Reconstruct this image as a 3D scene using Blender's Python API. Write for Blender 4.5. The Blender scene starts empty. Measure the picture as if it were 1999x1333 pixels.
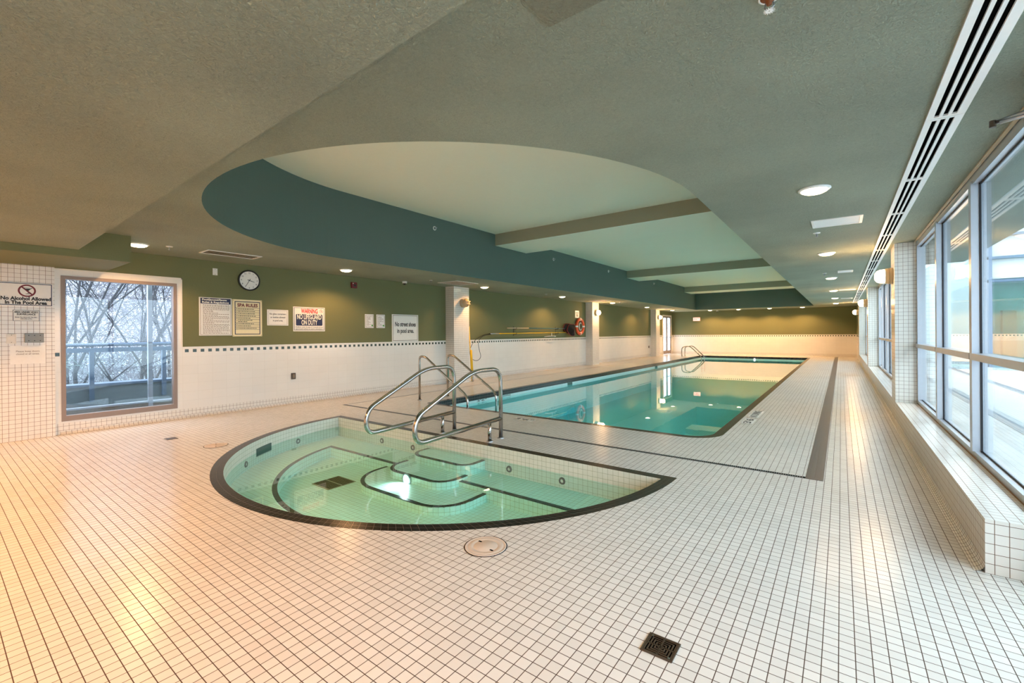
import bpy, bmesh, math, random
from mathutils import Vector, Matrix
PI = math.pi
C = bpy.context.scene.collection
S = bpy.context.scene
random.seed(7)

# ------------------------------------------------------------------ camera
YAW, ROLL, FPX, CYPX, EYE = .6411, .0073, 861.2, 650.6, 1.3
c_, s_ = math.cos(YAW), math.sin(YAW)
F = Vector((-s_, c_, 0)); RT = Vector((c_, s_, 0)); DN = Vector((0, 0, -1))
R1 = math.cos(ROLL)*RT + math.sin(ROLL)*DN
D1 = -math.sin(ROLL)*RT + math.cos(ROLL)*DN
cam = bpy.data.cameras.new('camera'); co = bpy.data.objects.new('camera', cam); C.objects.link(co)
cam.sensor_fit = 'HORIZONTAL'; cam.sensor_width = 36; cam.lens = FPX*36/1999
cam.shift_y = -(666.5-CYPX)/1999; cam.clip_start = .02; cam.clip_end = 300
m3 = Matrix((R1, -D1, -F)).transposed().to_4x4(); m3.translation = Vector((0, 0, EYE))
co.matrix_world = m3
S.camera = co
# ------------------------------------------------------------------ colour management
S.view_settings.view_transform = 'Standard'; S.view_settings.look = 'None'
S.view_settings.gamma = 1; S.view_settings.use_curve_mapping = False
S.view_settings.exposure = 0.59
# ------------------------------------------------------------------ sky (bright overcast)
W = bpy.data.worlds.new('overcast_sky'); S.world = W; W.use_nodes = True
nt = W.node_tree; nt.nodes.clear()
bg = nt.nodes.new('ShaderNodeBackground'); wo = nt.nodes.new('ShaderNodeOutputWorld')
tc = nt.nodes.new('ShaderNodeTexCoord'); sx = nt.nodes.new('ShaderNodeSeparateXYZ')
rp = nt.nodes.new('ShaderNodeValToRGB')
rp.color_ramp.elements[0].position = .0; rp.color_ramp.elements[0].color = (.58, .70, .84, 1)
rp.color_ramp.elements[1].position = .6; rp.color_ramp.elements[1].color = (.80, .91, 1.0, 1)
nt.links.new(tc.outputs['Generated'], sx.inputs[0]); nt.links.new(sx.outputs['Z'], rp.inputs[0])
nt.links.new(rp.outputs[0], bg.inputs[0]); nt.links.new(bg.outputs[0], wo.inputs[0])
bg.inputs[1].default_value = 5.2
WARM = (1.0, .51, .20)
SPOT_W, DISC_E, GLOBE_E, BACK_W = 74, 8, 18, 250

# ------------------------------------------------------------------ geometry helpers
def tag(o, label=None, cat=None, group=None, kind=None):
    if label: o['label'] = label
    if cat: o['category'] = cat
    if group: o['group'] = group
    if kind: o['kind'] = kind
    return o
def thing(name, label, cat, loc=(0, 0, 0), group=None, rotz=0):
    o = bpy.data.objects.new(name, None); C.objects.link(o)
    o.location = loc; o.rotation_euler = (0, 0, rotz); o.empty_display_size = .1
    return tag(o, label, cat, group)
def obj(name, bm, mats, parent=None, smooth=False):
    me = bpy.data.meshes.new(name); bm.normal_update()
    if smooth:
        for f in bm.faces: f.smooth = True
    bm.to_mesh(me); bm.free()
    for m in (mats if isinstance(mats, (list, tuple)) else [mats]): me.materials.append(m)
    if smooth == 'auto':
        me.set_sharp_from_angle(angle=math.radians(40))
    o = bpy.data.objects.new(name, me); C.objects.link(o)
    if parent: o.parent = parent
    return o
def struct(name, bm, mats, parent=None, smooth=False):
    return tag(obj(name, bm, mats, parent, smooth), kind='structure')
def nb():
    bm = bmesh.new(); bm.loops.layers.uv.new('UVMap'); return bm
def boxuv(bm, faces=None, off=(0, 0, 0)):
    uv = bm.loops.layers.uv.verify()
    for f in (faces or bm.faces):
        f.normal_update(); n = f.normal; a = max(range(3), key=lambda i: abs(n[i]))
        for l in f.loops:
            p = l.vert.co
            l[uv].uv = ((p.y-off[1], p.z-off[2]), (p.x-off[0], p.z-off[2]), (p.x-off[0], p.y-off[1]))[a]
def box(bm, a, b, mi=0, bev=0):
    x0, y0, z0 = (min(a[i], b[i]) for i in range(3)); x1, y1, z1 = (max(a[i], b[i]) for i in range(3))
    v = [bm.verts.new(p) for p in ((x0,y0,z0),(x1,y0,z0),(x1,y1,z0),(x0,y1,z0),(x0,y0,z1),(x1,y0,z1),(x1,y1,z1),(x0,y1,z1))]
    fs = [bm.faces.new([v[i] for i in q]) for q in ((0,3,2,1),(4,5,6,7),(0,1,5,4),(1,2,6,5),(2,3,7,6),(3,0,4,7))]
    for f in fs: f.material_index = mi
    boxuv(bm, fs)
    if bev:
        es = list({e for f in fs for e in f.edges})
        r = bmesh.ops.bevel(bm, geom=es, offset=bev, segments=2, affect='EDGES', profile=.5)
        for f in r['faces']: f.material_index = mi
    return fs
def mkbox(a, b, bev=0):
    bm = nb(); box(bm, a, b, 0, bev); return bm
def frame_basis(d):
    d = d.normalized(); u = Vector((0, 0, 1)) if abs(d.z) < .9 else Vector((1, 0, 0))
    x = u.cross(d).normalized(); return x, d.cross(x).normalized(), d
def lathe(bm, prof, base, axis, n=32, mi=0):
    """prof: list of (radius, height along axis)."""
    base = Vector(base); x, y, d = frame_basis(Vector(axis)); rings = []
    for r, h in prof:
        if r < 1e-6: rings.append([bm.verts.new(base+d*h)])
        else: rings.append([bm.verts.new(base+d*h+(x*math.cos(2*PI*i/n)+y*math.sin(2*PI*i/n))*r) for i in range(n)])
    for A, B in zip(rings, rings[1:]):
        for i in range(n):
            j = (i+1) % n
            if len(A) == 1 and len(B) == 1: continue
            if len(A) == 1: q = [A[0], B[i], B[j]]
            elif len(B) == 1: q = [A[i], B[0], A[j]]
            else: q = [A[i], B[i], B[j], A[j]]
            f = bm.faces.new(q[::-1]); f.material_index = mi
def cyl(bm, base, axis, r, h, n=32, mi=0):
    lathe(bm, [(0, 0), (r, 0), (r, h), (0, h)], base, axis, n, mi)
def fillet(pts, r, seg=8):
    pts = [Vector(p) for p in pts]; out = [pts[0]]
    for a, b, c in zip(pts, pts[1:], pts[2:]):
        d0, d1 = (a-b), (c-b); l = min(r, d0.length*.5, d1.length*.5)
        p0, p1 = b+d0.normalized()*l, b+d1.normalized()*l
        for i in range(seg+1):
            t = i/seg; out.append(p0*(1-t)**2+b*2*t*(1-t)+p1*t*t)
    out.append(pts[-1]); return out
def tube(bm, pts, r, n=12, mi=0, cap=True, r2=None):
    pts = [Vector(p) for p in pts]
    q = [pts[0]]
    for p in pts[1:]:
        if (p-q[-1]).length > 1e-5: q.append(p)
    pts = q; x, y, d = frame_basis(pts[1]-pts[0]); rings = []
    for k, p in enumerate(pts):
        a = pts[max(k-1, 0)]; b = pts[min(k+1, len(pts)-1)]; nd = (b-a).normalized()
        x = (x-nd*x.dot(nd)).normalized(); y = nd.cross(x)
        rr = r if r2 is None else r+(r2-r)*k/(len(pts)-1)
        rings.append([bm.verts.new(p+(x*math.cos(2*PI*i/n)+y*math.sin(2*PI*i/n))*rr) for i in range(n)])
    for A, B in zip(rings, rings[1:]):
        for i in range(n):
            j = (i+1) % n; f = bm.faces.new((A[i], A[j], B[j], B[i])); f.material_index = mi
    if cap:
        for f in (bm.faces.new(rings[0][::-1]), bm.faces.new(rings[-1])): f.material_index = mi
def strip(bm, A, B, closed=True, mi=0, v0=0, u0=0, flip=False):
    """quads between two polylines; uv = arc length of A x distance."""
    uv = bm.loops.layers.uv.verify(); n = len(A); va = [bm.verts.new(p) for p in A]; vb = [bm.verts.new(p) for p in B]
    u = [u0]
    for i in range(n): u.append(u[-1]+(Vector(A[(i+1) % n])-Vector(A[i])).length)
    for i in range(n if closed else n-1):
        j = (i+1) % n
        f = bm.faces.new((va[i], va[j], vb[j], vb[i])); f.material_index = mi
        w = [(u[i], v0), (u[i+1], v0), (u[i+1], v0+(Vector(B[j])-Vector(A[j])).length), (u[i], v0+(Vector(B[i])-Vector(A[i])).length)]
        for l, t in zip(f.loops, w): l[uv].uv = t
        if flip: f.normal_flip()
def fill(bm, loops, z, mi=0, up=True):
    """planar area bounded by loops[0] with holes loops[1:], uv = world xy."""
    edges = []; start = set(bm.faces)
    for lp in loops:
        vs = [bm.verts.new((p[0], p[1], z)) for p in lp]
        edges += [bm.edges.new((vs[i], vs[(i+1) % len(vs)])) for i in range(len(vs))]
    r = bmesh.ops.triangle_fill(bm, edges=edges, use_beauty=True, use_dissolve=False)
    fs = [f for f in bm.faces if f not in start]
    for f in fs:
        f.normal_update(); f.material_index = mi
        if (f.normal.z > 0) != up: f.normal_flip()
    boxuv(bm, fs); return fs
def gridwall(bm, axis, const, us, vs, mfn):
    """wall plane; axis 0: x=const, u=y; axis 1: y=const, u=x; mfn(u,v)->slot or None."""
    fs = []
    for u0, u1 in zip(us, us[1:]):
        for v0, v1 in zip(vs, vs[1:]):
            m = mfn((u0+u1)/2, (v0+v1)/2)
            if m is None: continue
            P = [(u0, v0), (u1, v0), (u1, v1), (u0, v1)]
            q = [bm.verts.new((const, a, b) if axis == 0 else (a, const, b)) for a, b in P]
            f = bm.faces.new(q); f.material_index = m; fs.append(f)
    boxuv(bm, fs)
def prism(bm, poly, z0, z1, mi=0, mtop=None):
    A = [(x, y, z0) for x, y in poly]; B = [(x, y, z1) for x, y in poly]
    strip(bm, A, B, True, mi); fill(bm, [poly], z1, mi if mtop is None else mtop, True)
    fill(bm, [poly], z0, mi, False)
def offset_poly(poly, d):
    n = len(poly); out = []
    for i in range(n):
        p0, p1, p2 = (Vector(poly[(i+k-1) % n]) for k in range(3))
        n0 = Vector((-(p1-p0).y, (p1-p0).x)).normalized(); n1 = Vector((-(p2-p1).y, (p2-p1).x)).normalized()
        b = (n0+n1); k = d/max(.35, (1+n0.dot(n1))/2*1.0)
        out.append(tuple(p1+b/2*k))
    return out
def rounded(pts, rads, seg=8):
    out = []; n = len(pts)
    for i in range(n):
        p = Vector(pts[i]); a = Vector(pts[i-1]); b = Vector(pts[(i+1) % n]); r = rads[i]
        if r <= 0: out.append(tuple(p)); continue
        d0, d1 = (a-p).normalized(), (b-p).normalized(); p0, p1 = p+d0*r, p+d1*r
        cc = p+(d0+d1)*r
        for k in range(seg+1):
            t = k/seg*PI/2; out.append(tuple(cc-d1*r*math.cos(t)-d0*r*math.sin(t)) if abs(d0.dot(d1)) < .2 else tuple(p0*(1-k/seg)**2+p*2*(k/seg)*(1-k/seg)+p1*(k/seg)**2))
    return out

# ------------------------------------------------------------------ materials
def N(nt, t, **k):
    n = nt.nodes.new(t)
    for a, b in k.items(): setattr(n, a, b)
    return n
def mat(name, col=(.8, .8, .8), rough=.5, metal=0, spec=.5, emit=None, es=0, noise=0, bump=0, scale=30, coat=0):
    m = bpy.data.materials.new(name); m.use_nodes = True; nt = m.node_tree; b = nt.nodes['Principled BSDF']
    b.inputs['Base Color'].default_value = (*col, 1); b.inputs['Roughness'].default_value = rough
    b.inputs['Metallic'].default_value = metal; b.inputs['Specular IOR Level'].default_value = spec
    b.inputs['Coat Weight'].default_value = coat
    if emit: b.inputs['Emission Color'].default_value = (*emit, 1); b.inputs['Emission Strength'].default_value = es
    tc = N(nt, 'ShaderNodeTexCoord'); no = N(nt, 'ShaderNodeTexNoise'); no.inputs['Scale'].default_value = scale
    no.inputs['Detail'].default_value = 4; nt.links.new(tc.outputs['Object'], no.inputs['Vector'])
    mx = N(nt, 'ShaderNodeMix', data_type='RGBA'); k = noise or .04
    mx.inputs[6].default_value = (*[c*(1-k) for c in col], 1); mx.inputs[7].default_value = (*[min(1, c*(1+k)) for c in col], 1)
    nt.links.new(no.outputs[0], mx.inputs[0]); nt.links.new(mx.outputs[2], b.inputs['Base Color'])
    if bump:
        bp = N(nt, 'ShaderNodeBump'); bp.inputs['Strength'].default_value = bump; bp.inputs['Distance'].default_value = .01
        nt.links.new(no.outputs[0], bp.inputs['Height']); nt.links.new(bp.outputs[0], b.inputs['Normal'])
    return m
def tile(name, ca, cb, grout, p=.0538, q=None, g=.0019, rough=.22, off=(0, 0), var=.12, spec=.5):
    m = bpy.data.materials.new(name); m.use_nodes = True; nt = m.node_tree; b = nt.nodes['Principled BSDF']; L = nt.links.new
    q = q or p
    uv = N(nt, 'ShaderNodeUVMap'); mp = N(nt, 'ShaderNodeMapping'); mp.inputs['Location'].default_value = (off[0], off[1], 0)
    L(uv.outputs[0], mp.inputs[0])
    br = N(nt, 'ShaderNodeTexBrick'); br.offset = 0; br.squash = 1
    br.inputs['Scale'].default_value = 1; br.inputs['Brick Width'].default_value = p; br.inputs['Row Height'].default_value = q
    br.inputs['Mortar Size'].default_value = g; br.inputs['Mortar Smooth'].default_value = .15; br.inputs['Bias'].default_value = -.2
    br.inputs['Color1'].default_value = (*ca, 1); br.inputs['Color2'].default_value = (*cb, 1); br.inputs['Mortar'].default_value = (*grout, 1)
    L(mp.outputs[0], br.inputs['Vector'])
    no = N(nt, 'ShaderNodeTexNoise'); no.inputs['Scale'].default_value = 1.3; no.inputs['Detail'].default_value = 3; L(mp.outputs[0], no.inputs['Vector'])
    mr = N(nt, 'ShaderNodeMapRange'); mr.inputs[1].default_value = .3; mr.inputs[2].default_value = .7; mr.inputs[3].default_value = 1-var*.5; mr.inputs[4].default_value = 1
    L(no.outputs[0], mr.inputs[0])
    mx = N(nt, 'ShaderNodeMix', data_type='RGBA', blend_type='MULTIPLY'); mx.inputs[0].default_value = 1
    L(br.outputs['Color'], mx.inputs[6]); L(mr.outputs[0], mx.inputs[7]); L(mx.outputs[2], b.inputs['Base Color'])
    r2 = N(nt, 'ShaderNodeMapRange'); r2.inputs[3].default_value = rough; r2.inputs[4].default_value = .8
    L(br.outputs['Fac'], r2.inputs[0]); L(r2.outputs[0], b.inputs['Roughness']); b.inputs['Specular IOR Level'].default_value = spec
    bp = N(nt, 'ShaderNodeBump'); bp.invert = True; bp.inputs['Strength'].default_value = .25; bp.inputs['Distance'].default_value = .002
    L(br.outputs['Fac'], bp.inputs['Height']); L(bp.outputs[0], b.inputs['Normal'])
    return m
def stucco(name, col, bump=.6, scale=55, var=.1):
    m = bpy.data.materials.new(name); m.use_nodes = True; nt = m.node_tree; b = nt.nodes['Principled BSDF']; L = nt.links.new
    ge = N(nt, 'ShaderNodeNewGeometry'); a = N(nt, 'ShaderNodeTexNoise'); a.inputs['Scale'].default_value = scale; a.inputs['Detail'].default_value = 6; a.inputs['Roughness'].default_value = .65
    a.inputs['Distortion'].default_value = 1.2
    L(ge.outputs['Position'], a.inputs['Vector'])
    w = N(nt, 'ShaderNodeTexNoise'); w.inputs['Scale'].default_value = .9; w.inputs['Detail'].default_value = 5; L(ge.outputs['Position'], w.inputs['Vector'])
    mx = N(nt, 'ShaderNodeMix', data_type='RGBA'); mx.inputs[6].default_value = (*[c*(1-var) for c in col], 1); mx.inputs[7].default_value = (*[c*(1+var) for c in col], 1)
    ad = N(nt, 'ShaderNodeMath', operation='MULTIPLY_ADD'); ad.inputs[1].default_value = .5; ad.inputs[2].default_value = .0
    ad2 = N(nt, 'ShaderNodeMath', operation='MULTIPLY_ADD'); ad2.inputs[1].default_value = .5
    L(a.outputs[0], ad.inputs[0]); L(w.outputs[0], ad2.inputs[0]); L(ad.outputs[0], ad2.inputs[2]); L(ad2.outputs[0], mx.inputs[0])
    L(mx.outputs[2], b.inputs['Base Color']); b.inputs['Roughness'].default_value = .75; b.inputs['Specular IOR Level'].default_value = .3
    bp = N(nt, 'ShaderNodeBump'); bp.inputs['Strength'].default_value = bump; bp.inputs['Distance'].default_value = .05 if scale > 50 else .012
    L(a.outputs[0], bp.inputs['Height']); L(bp.outputs[0], b.inputs['Normal'])
    return m
def clear(name, tint, ior=1.45, rough=0.0, bump=0):
    m = bpy.data.materials.new(name); m.use_nodes = True; nt = m.node_tree; nt.nodes.clear(); L = nt.links.new
    o = N(nt, 'ShaderNodeOutputMaterial'); mx = N(nt, 'ShaderNodeMixShader'); f0 = ((ior-1)/(ior+1))**2
    gi = N(nt, 'ShaderNodeNewGeometry'); dt = N(nt, 'ShaderNodeVectorMath', operation='DOT_PRODUCT'); L(gi.outputs['Incoming'], dt.inputs[0]); L(gi.outputs['Normal'], dt.inputs[1])
    ab = N(nt, 'ShaderNodeMath', operation='ABSOLUTE'); L(dt.outputs['Value'], ab.inputs[0])
    om = N(nt, 'ShaderNodeMath', operation='SUBTRACT', use_clamp=True); om.inputs[0].default_value = 1; L(ab.outputs[0], om.inputs[1])
    pw = N(nt, 'ShaderNodeMath', operation='POWER'); pw.inputs[1].default_value = 5; L(om.outputs[0], pw.inputs[0])
    fr = N(nt, 'ShaderNodeMath', operation='MULTIPLY_ADD', use_clamp=True); fr.inputs[1].default_value = 1-f0; fr.inputs[2].default_value = f0; L(pw.outputs[0], fr.inputs[0])
    t = N(nt, 'ShaderNodeBsdfTransparent'); t.inputs[0].default_value = (*tint, 1)
    g = N(nt, 'ShaderNodeBsdfGlossy'); g.inputs['Roughness'].default_value = rough; g.inputs[0].default_value = (1, 1, 1, 1)
    L(fr.outputs[0], mx.inputs[0]); L(t.outputs[0], mx.inputs[1]); L(g.outputs[0], mx.inputs[2]); L(mx.outputs[0], o.inputs[0])
    if bump:
        ge = N(nt, 'ShaderNodeNewGeometry'); no = N(nt, 'ShaderNodeTexNoise'); no.inputs['Scale'].default_value = 2.2; no.inputs['Detail'].default_value = 2
        L(ge.outputs['Position'], no.inputs['Vector']); bp = N(nt, 'ShaderNodeBump'); bp.inputs['Strength'].default_value = bump; bp.inputs['Distance'].default_value = .01
        L(no.outputs[0], bp.inputs['Height']); L(bp.outputs[0], g.inputs['Normal'])
    return m
GROUT = (.07, .04, .025)
M = dict(
    floor=tile('white_floor_mosaic', (.80, .79, .76), (.72, .71, .68), GROUT, rough=.23, off=(.016, .012)),
    cove=tile('white_cove_tile', (.78, .76, .72), (.72, .70, .66), GROUT, rough=.3),
    white_mosaic=tile('cream_wall_mosaic', (.80, .77, .71), (.76, .73, .67), (.16, .09, .05), g=.0016, rough=.2),
    panel=tile('large_white_wall_tile', (.82, .79, .73), (.80, .77, .71), (.66, .63, .56), p=.205, q=.138, g=.0013, rough=.18, off=(0, -.0)),
    black=tile('black_edge_tile', (.006, .004, .0035), (.010, .007, .006), (.24, .19, .16), g=.0008, rough=.25, spec=.3, p=.0535),
    black_wall=tile('black_waterline_tile', (.010, .010, .012), (.018, .017, .019), (.20, .20, .19), g=.0017, rough=.15, p=.0535),
    spa=tile('aqua_white_spa_tile', (.80, .80, .72), (.74, .75, .67), (.30, .33, .20), g=.0013, rough=.3, p=.0535),
    poolt=tile('aqua_pool_tile', (.46, .88, .95), (.42, .84, .90), (.22, .38, .38), g=.0015, rough=.3, p=.0535),
    poolband=tile('pale_aqua_waterline_tile', (.62, .82, .82), (.58, .78, .78), (.40, .52, .52), g=.0012, rough=.25, p=.0535),
    wallp=stucco('olive_green_wall_paint', (.165, .175, .082), .25, 38, .08),
    teal=stucco('deep_teal_green_paint', (.105, .155, .135), .25, 38, .1),
    ceil=stucco('grey_green_textured_ceiling', (.455, .51, .395), 1.0, 62, .65),
    coffer=stucco('pale_sage_smooth_paint', (.84, .84, .70), .06, 10, .05),
    beam=stucco('shaded_beam_face_paint', (.34, .34, .25), .06, 10, .05),  # coffer paint darkened: the shade on the upright beam faces is in the colour
    spa_in=tile('aqua_submerged_tile', (.72, .96, .88), (.66, .91, .83), (.28, .40, .22), g=.0013, rough=.3, p=.0535),
    alu=mat('brushed_pale_aluminium', (.50, .54, .60), .35, .55, noise=.05),
    gask=mat('black_rubber_gasket', (.01, .01, .015), .6),
    steel=mat('polished_stainless_steel', (.46, .44, .42), .20, 1.0, noise=.03),
    steel2=mat('satin_stainless_steel', (.40, .42, .45), .3, 1.0, noise=.05),
    taupe=mat('taupe_painted_window_frame', (.27, .21, .18), .45),
    whitep=mat('white_painted_metal', (.80, .80, .78), .4),
    trim=mat('cream_painted_trim', (.78, .73, .64), .45),
    dark=mat('black_void', (.003, .003, .003), .9, spec=0),
    black_plastic=mat('black_plastic', (.012, .012, .013), .35),
    white_plastic=mat('white_plastic', (.78, .76, .70), .35),
    glass=clear('clear_window_glass', (.91, .95, .95), 1.6), glass_dim=clear('grey_window_glass', (.74, .77, .80), 1.5),
    glass2=clear('tinted_outdoor_glass', (.62, .80, .80), 1.6),
    water_spa=clear('green_tinted_spa_water', (.76, 1.0, .97), 1.28, 0, .05),
    water_pool=clear('teal_pool_water', (.50, 1.0, 1.0), 1.42, 0, .04),
    disc=mat('glowing_warm_diffuser', (.9, .85, .7), .4, emit=(1.0, .78, .45), es=DISC_E),
    globe=mat('glowing_warm_globe', (.9, .85, .7), .4, emit=(1.0, .80, .52), es=GLOBE_E),
    unlit=mat('unlit_amber_globe', (.62, .45, .25), .25),
    brass=mat('cream_enamelled_lamp_body', (.52, .42, .27), .4),
    sign=mat('white_sign_board', (.80, .78, .72), .35),
    signy=mat('pale_yellow_sign_board', (.82, .70, .40), .35),
    ink=mat('black_ink', (.012, .012, .015), .6), navy=mat('navy_ink', (.012, .018, .07), .5),
    inkgrey=mat('grey_brown_small_print', (.22, .16, .11), .6), redink=mat('red_ink', (.75, .02, .01), .5),
    maroon=mat('maroon_ink', (.16, .006, .01), .5), green_seal=mat('green_seal', (.03, .30, .02), .5), white_ink=mat('white_ink', (.85, .82, .72), .5),
    dot=mat('dark_green_accent_tile', (.030, .045, .028), .2),
    redbox=mat('dark_red_plastic', (.16, .006, .008), .3), yellow=mat('yellow_plastic', (.80, .50, .01), .35),
    tealp=mat('teal_blue_pole', (.02, .15, .19), .35), orange=mat('orange_ring_foam', (.80, .11, .03), .45),
    rope=mat('white_rope', (.75, .73, .66), .8), grate=mat('dark_bronze_grate', (.085, .06, .04), .4, .3),
    drainm=mat('grey_steel_drain', (.17, .18, .20), .35, .6), lid=mat('cream_plastic_lid', (.66, .57, .49), .45, noise=.15, scale=9),
    lid_white=mat('white_access_panel', (.78, .80, .80), .5), rust=mat('rusty_brown_pipe', (.22, .07, .02), .7, noise=.6, scale=120),
    bluesteel=mat('blue_grey_painted_railing', (.13, .19, .28), .45), curb=mat('damp_grey_concrete', (.20, .25, .28), .8, noise=.2, scale=4), concrete=mat('pale_grey_concrete', (.42, .46, .48), .8, noise=.12, scale=4),
    mud=mat('dark_damp_gravel', (.05, .05, .045), .9, noise=.4, scale=20), olive=mat('olive_grate_plastic', (.26, .27, .17), .5),
    tan=mat('weathered_tan_sill', (.20, .18, .15), .7, noise=.2),
    bark=mat('grey_brown_bark', (.045, .042, .045), .9, noise=.3, scale=14), twig=mat('pale_frosty_twigs', (.30, .28, .30), .9), twigm=mat('dark_twigs', (.07, .065, .07), .9),
    frost=mat('frosty_pale_ground', (.60, .66, .70), .95, noise=.15, scale=2), pot=mat('dark_planter_pot', (.03, .035, .05), .5),
    leaf=mat('grey_green_foliage', (.20, .30, .28), .7), net=mat('black_net_mesh', (.006, .006, .007), .9),
    exitm=mat('glowing_exit_face', (.9, .4, .35), .4, emit=(1, .42, .34), es=1.6), lightfix=mat('bright_underwater_lens', (.9, .95, .95), .3, emit=(.85, 1, .97), es=.7),
    render_wall=mat('pale_rendered_wall', (.55, .66, .66), .7), greenwall=mat('green_painted_interior', (.20, .36, .27), .7), board=mat('brown_wood', (.28, .16, .07), .6),
)

# ================================================================== room shell
H = 2.53; XL = -8.3; YF = 27.6; XG = .84; XS = .61; ZS = .29
# pool and spa outlines --------------------------------------------------------
CX, SY, SA, SB, CW = -3.816, 4.03, 2.637, 2.585, .107
def spa_loop(inset, n=56, m=36):
    a, b = SA-inset, SB-inset; t0 = math.asin(inset/b) if inset else 0
    # arc drawn about the rim centre; the straight side sits at SY-inset
    arc = [(CX+a*math.cos(t), SY-b*math.sin(t)) for t in [t0+(PI-2*t0)*i/n for i in range(n+1)]]
    x0, x1 = arc[-1][0], arc[0][0]
    return arc+[(x0+(x1-x0)*i/m, SY-inset) for i in range(1, m)]
PO = [(-6.30, 5.65), (-1.20, 5.65), (-1.20, 25.9), (-6.30, 25.9)]
def pool_loop(i):
    p = [(-6.30+i, 5.65+i), (-1.20-i, 5.65+i), (-1.20-i, 25.9-i), (-6.30+i, 25.9-i)]
    r = [.16, .42-i, .12, .3]
    out = rounded(p, r, 10); res = []
    for k in range(len(out)):
        a, b = Vector(out[k]), Vector(out[(k+1) % len(out)]); res.append(tuple(a))
        L = 1 if (b-a).length < 1 else 24
        res += [tuple(a+(b-a)*j/L) for j in range(1, L)]
    return res
spaO, spaI = spa_loop(0), spa_loop(CW)
poolO, poolI = pool_loop(0), pool_loop(CW)
z = lambda P, h: [(p[0], p[1], h) for p in P]
bm = nb(); fill(bm, [[(XL-.02, -4), (XG+.06, -4), (XG+.06, YF+.02), (XL-.02, YF+.02)], spaO, poolO], 0)
struct('floor', bm, M['floor'])
# ceiling with the long rounded coffer -----------------------------------------
CO = -6.47, -1.05
def coffer_loop(n=64):
    a = (CO[1]-CO[0])/2; cx = (CO[0]+CO[1])/2
    return [(cx+a*math.cos(PI*i/n), 4.10-2.72*math.sin(PI*i/n)) for i in range(n+1)]+[(CO[0], 25.75), (CO[1], 25.75)]
cl = coffer_loop(); ZC = 3.62
bm = nb(); fill(bm, [[(XL-.02, -4), (XG+.06, -4), (XG+.06, YF+.02), (XL-.02, YF+.02)], cl], H, up=False)
struct('ceiling', bm, M['ceil'])
bm = nb(); strip(bm, z(cl, H), z(cl, ZC), True, 0, flip=True); struct('wall_coffer', bm, M['teal'])
bm = nb(); fill(bm, [offset_poly(cl, .03)], ZC-.002, up=False); struct('ceiling', bm, M['coffer'])
# hairline cracks in the plaster stay geometry-free; downstand beams cross the coffer
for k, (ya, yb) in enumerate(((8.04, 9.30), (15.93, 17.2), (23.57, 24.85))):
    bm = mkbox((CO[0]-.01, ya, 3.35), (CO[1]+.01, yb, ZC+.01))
    for f in bm.faces: f.normal_update(); f.material_index = 1 if abs(f.normal.y) > .5 else 0  # front and back faces take the painted-in shade, underside stays pale
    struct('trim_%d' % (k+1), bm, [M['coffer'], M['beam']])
# dropped soffit near the camera and the side bulkhead
bm = nb(); prism(bm, [(-7.0, -4), (XG+.05, -4), (XG+.05, .955), (-7.0, 1.085)], 2.295, H+.02); bmesh.ops.recalc_face_normals(bm, faces=bm.faces); struct('trim_4', bm, M['ceil'])
bm = mkbox((XL-.01, -4, 2.21), (-7.0, 1.552, H+.02)); struct('trim_5', bm, M['wallp'])
bm = mkbox((-.93, 1.0, H-.008), (.3, 1.508, H+.01)); struct('trim_6', bm, stucco('patched_darker_ceiling', (.36, .37, .27), 1.0, 62, .65))
# left wall ---------------------------------------------------------------------
ZB, ZT0, ZT1, ZW = .145, 1.035, 1.089, 1.125
def band(bm, axis, const, u0, u1, sgn, skip=()):
    n = int((u1-u0)/.107)
    for i in range(n):
        a = u0+.03+i*.107
        if any(s0 < a+.03 < s1 for s0, s1 in skip): continue
        if axis == 0: box(bm, (const-.004*sgn, a, ZT0+.004), (const+.0015*sgn, a+.051, ZT1-.002), 3)
        else: box(bm, (a, const-.004*sgn, ZT0+.004), (a+.051, const+.0015*sgn, ZT1-.002), 3)
WIN = (1.112, 2.388, .172, 2.112)
DOOR = (25.75, 27.25, 2.24)
def mleft(u, v):
    if WIN[0] < u < WIN[1] and WIN[2] < v < WIN[3]: return None
    if DOOR[0] < u < DOOR[1] and v < DOOR[2]: return None
    if v < ZB: return 1
    if u < 2.46: return 2 if v < 2.205 else 0
    return 2 if v < ZW else 0
bm = nb()
gridwall(bm, 0, XL, [-4, 1.05, WIN[0], WIN[1], 2.46, DOOR[0], DOOR[1], YF+.02], [-.01, ZB, WIN[2], ZW, WIN[3], 2.205, DOOR[2], H], mleft)
band(bm, 0, XL, 2.46, YF, 1, [(25.6, 27.4)]); box(bm, (XL-.004, 1.055, ZT0+.004), (XL+.0015, 1.098, ZT1-.002), 3)
struct('wall_left', bm, [M['wallp'], M['white_mosaic'], M['panel'], M['dot']])
bm = mkbox((XL-.05, -4, 0), (XL+.045, 1.05, 2.22)); struct('wall_left_front', bm, M['white_mosaic'])
# far wall
bm = nb(); gridwall(bm, 1, YF, [XL, XG+.05], [-.01, ZB, ZW, H], lambda u, v: 1 if v < ZB else (2 if v < ZW else 0))
band(bm, 1, YF, XL, XS, -1); struct('wall_back', bm, [M['wallp'], M['white_mosaic'], M['panel'], M['dot']])
bm = nb(); gridwall(bm, 1, -4, [XL, XG+.05], [0, ZB, ZW, H], lambda u, v: 1 if v < ZB else (2 if v < ZW else 0))
struct('wall_front', bm, [M['wallp'], M['white_mosaic'], M['panel']])
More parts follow.
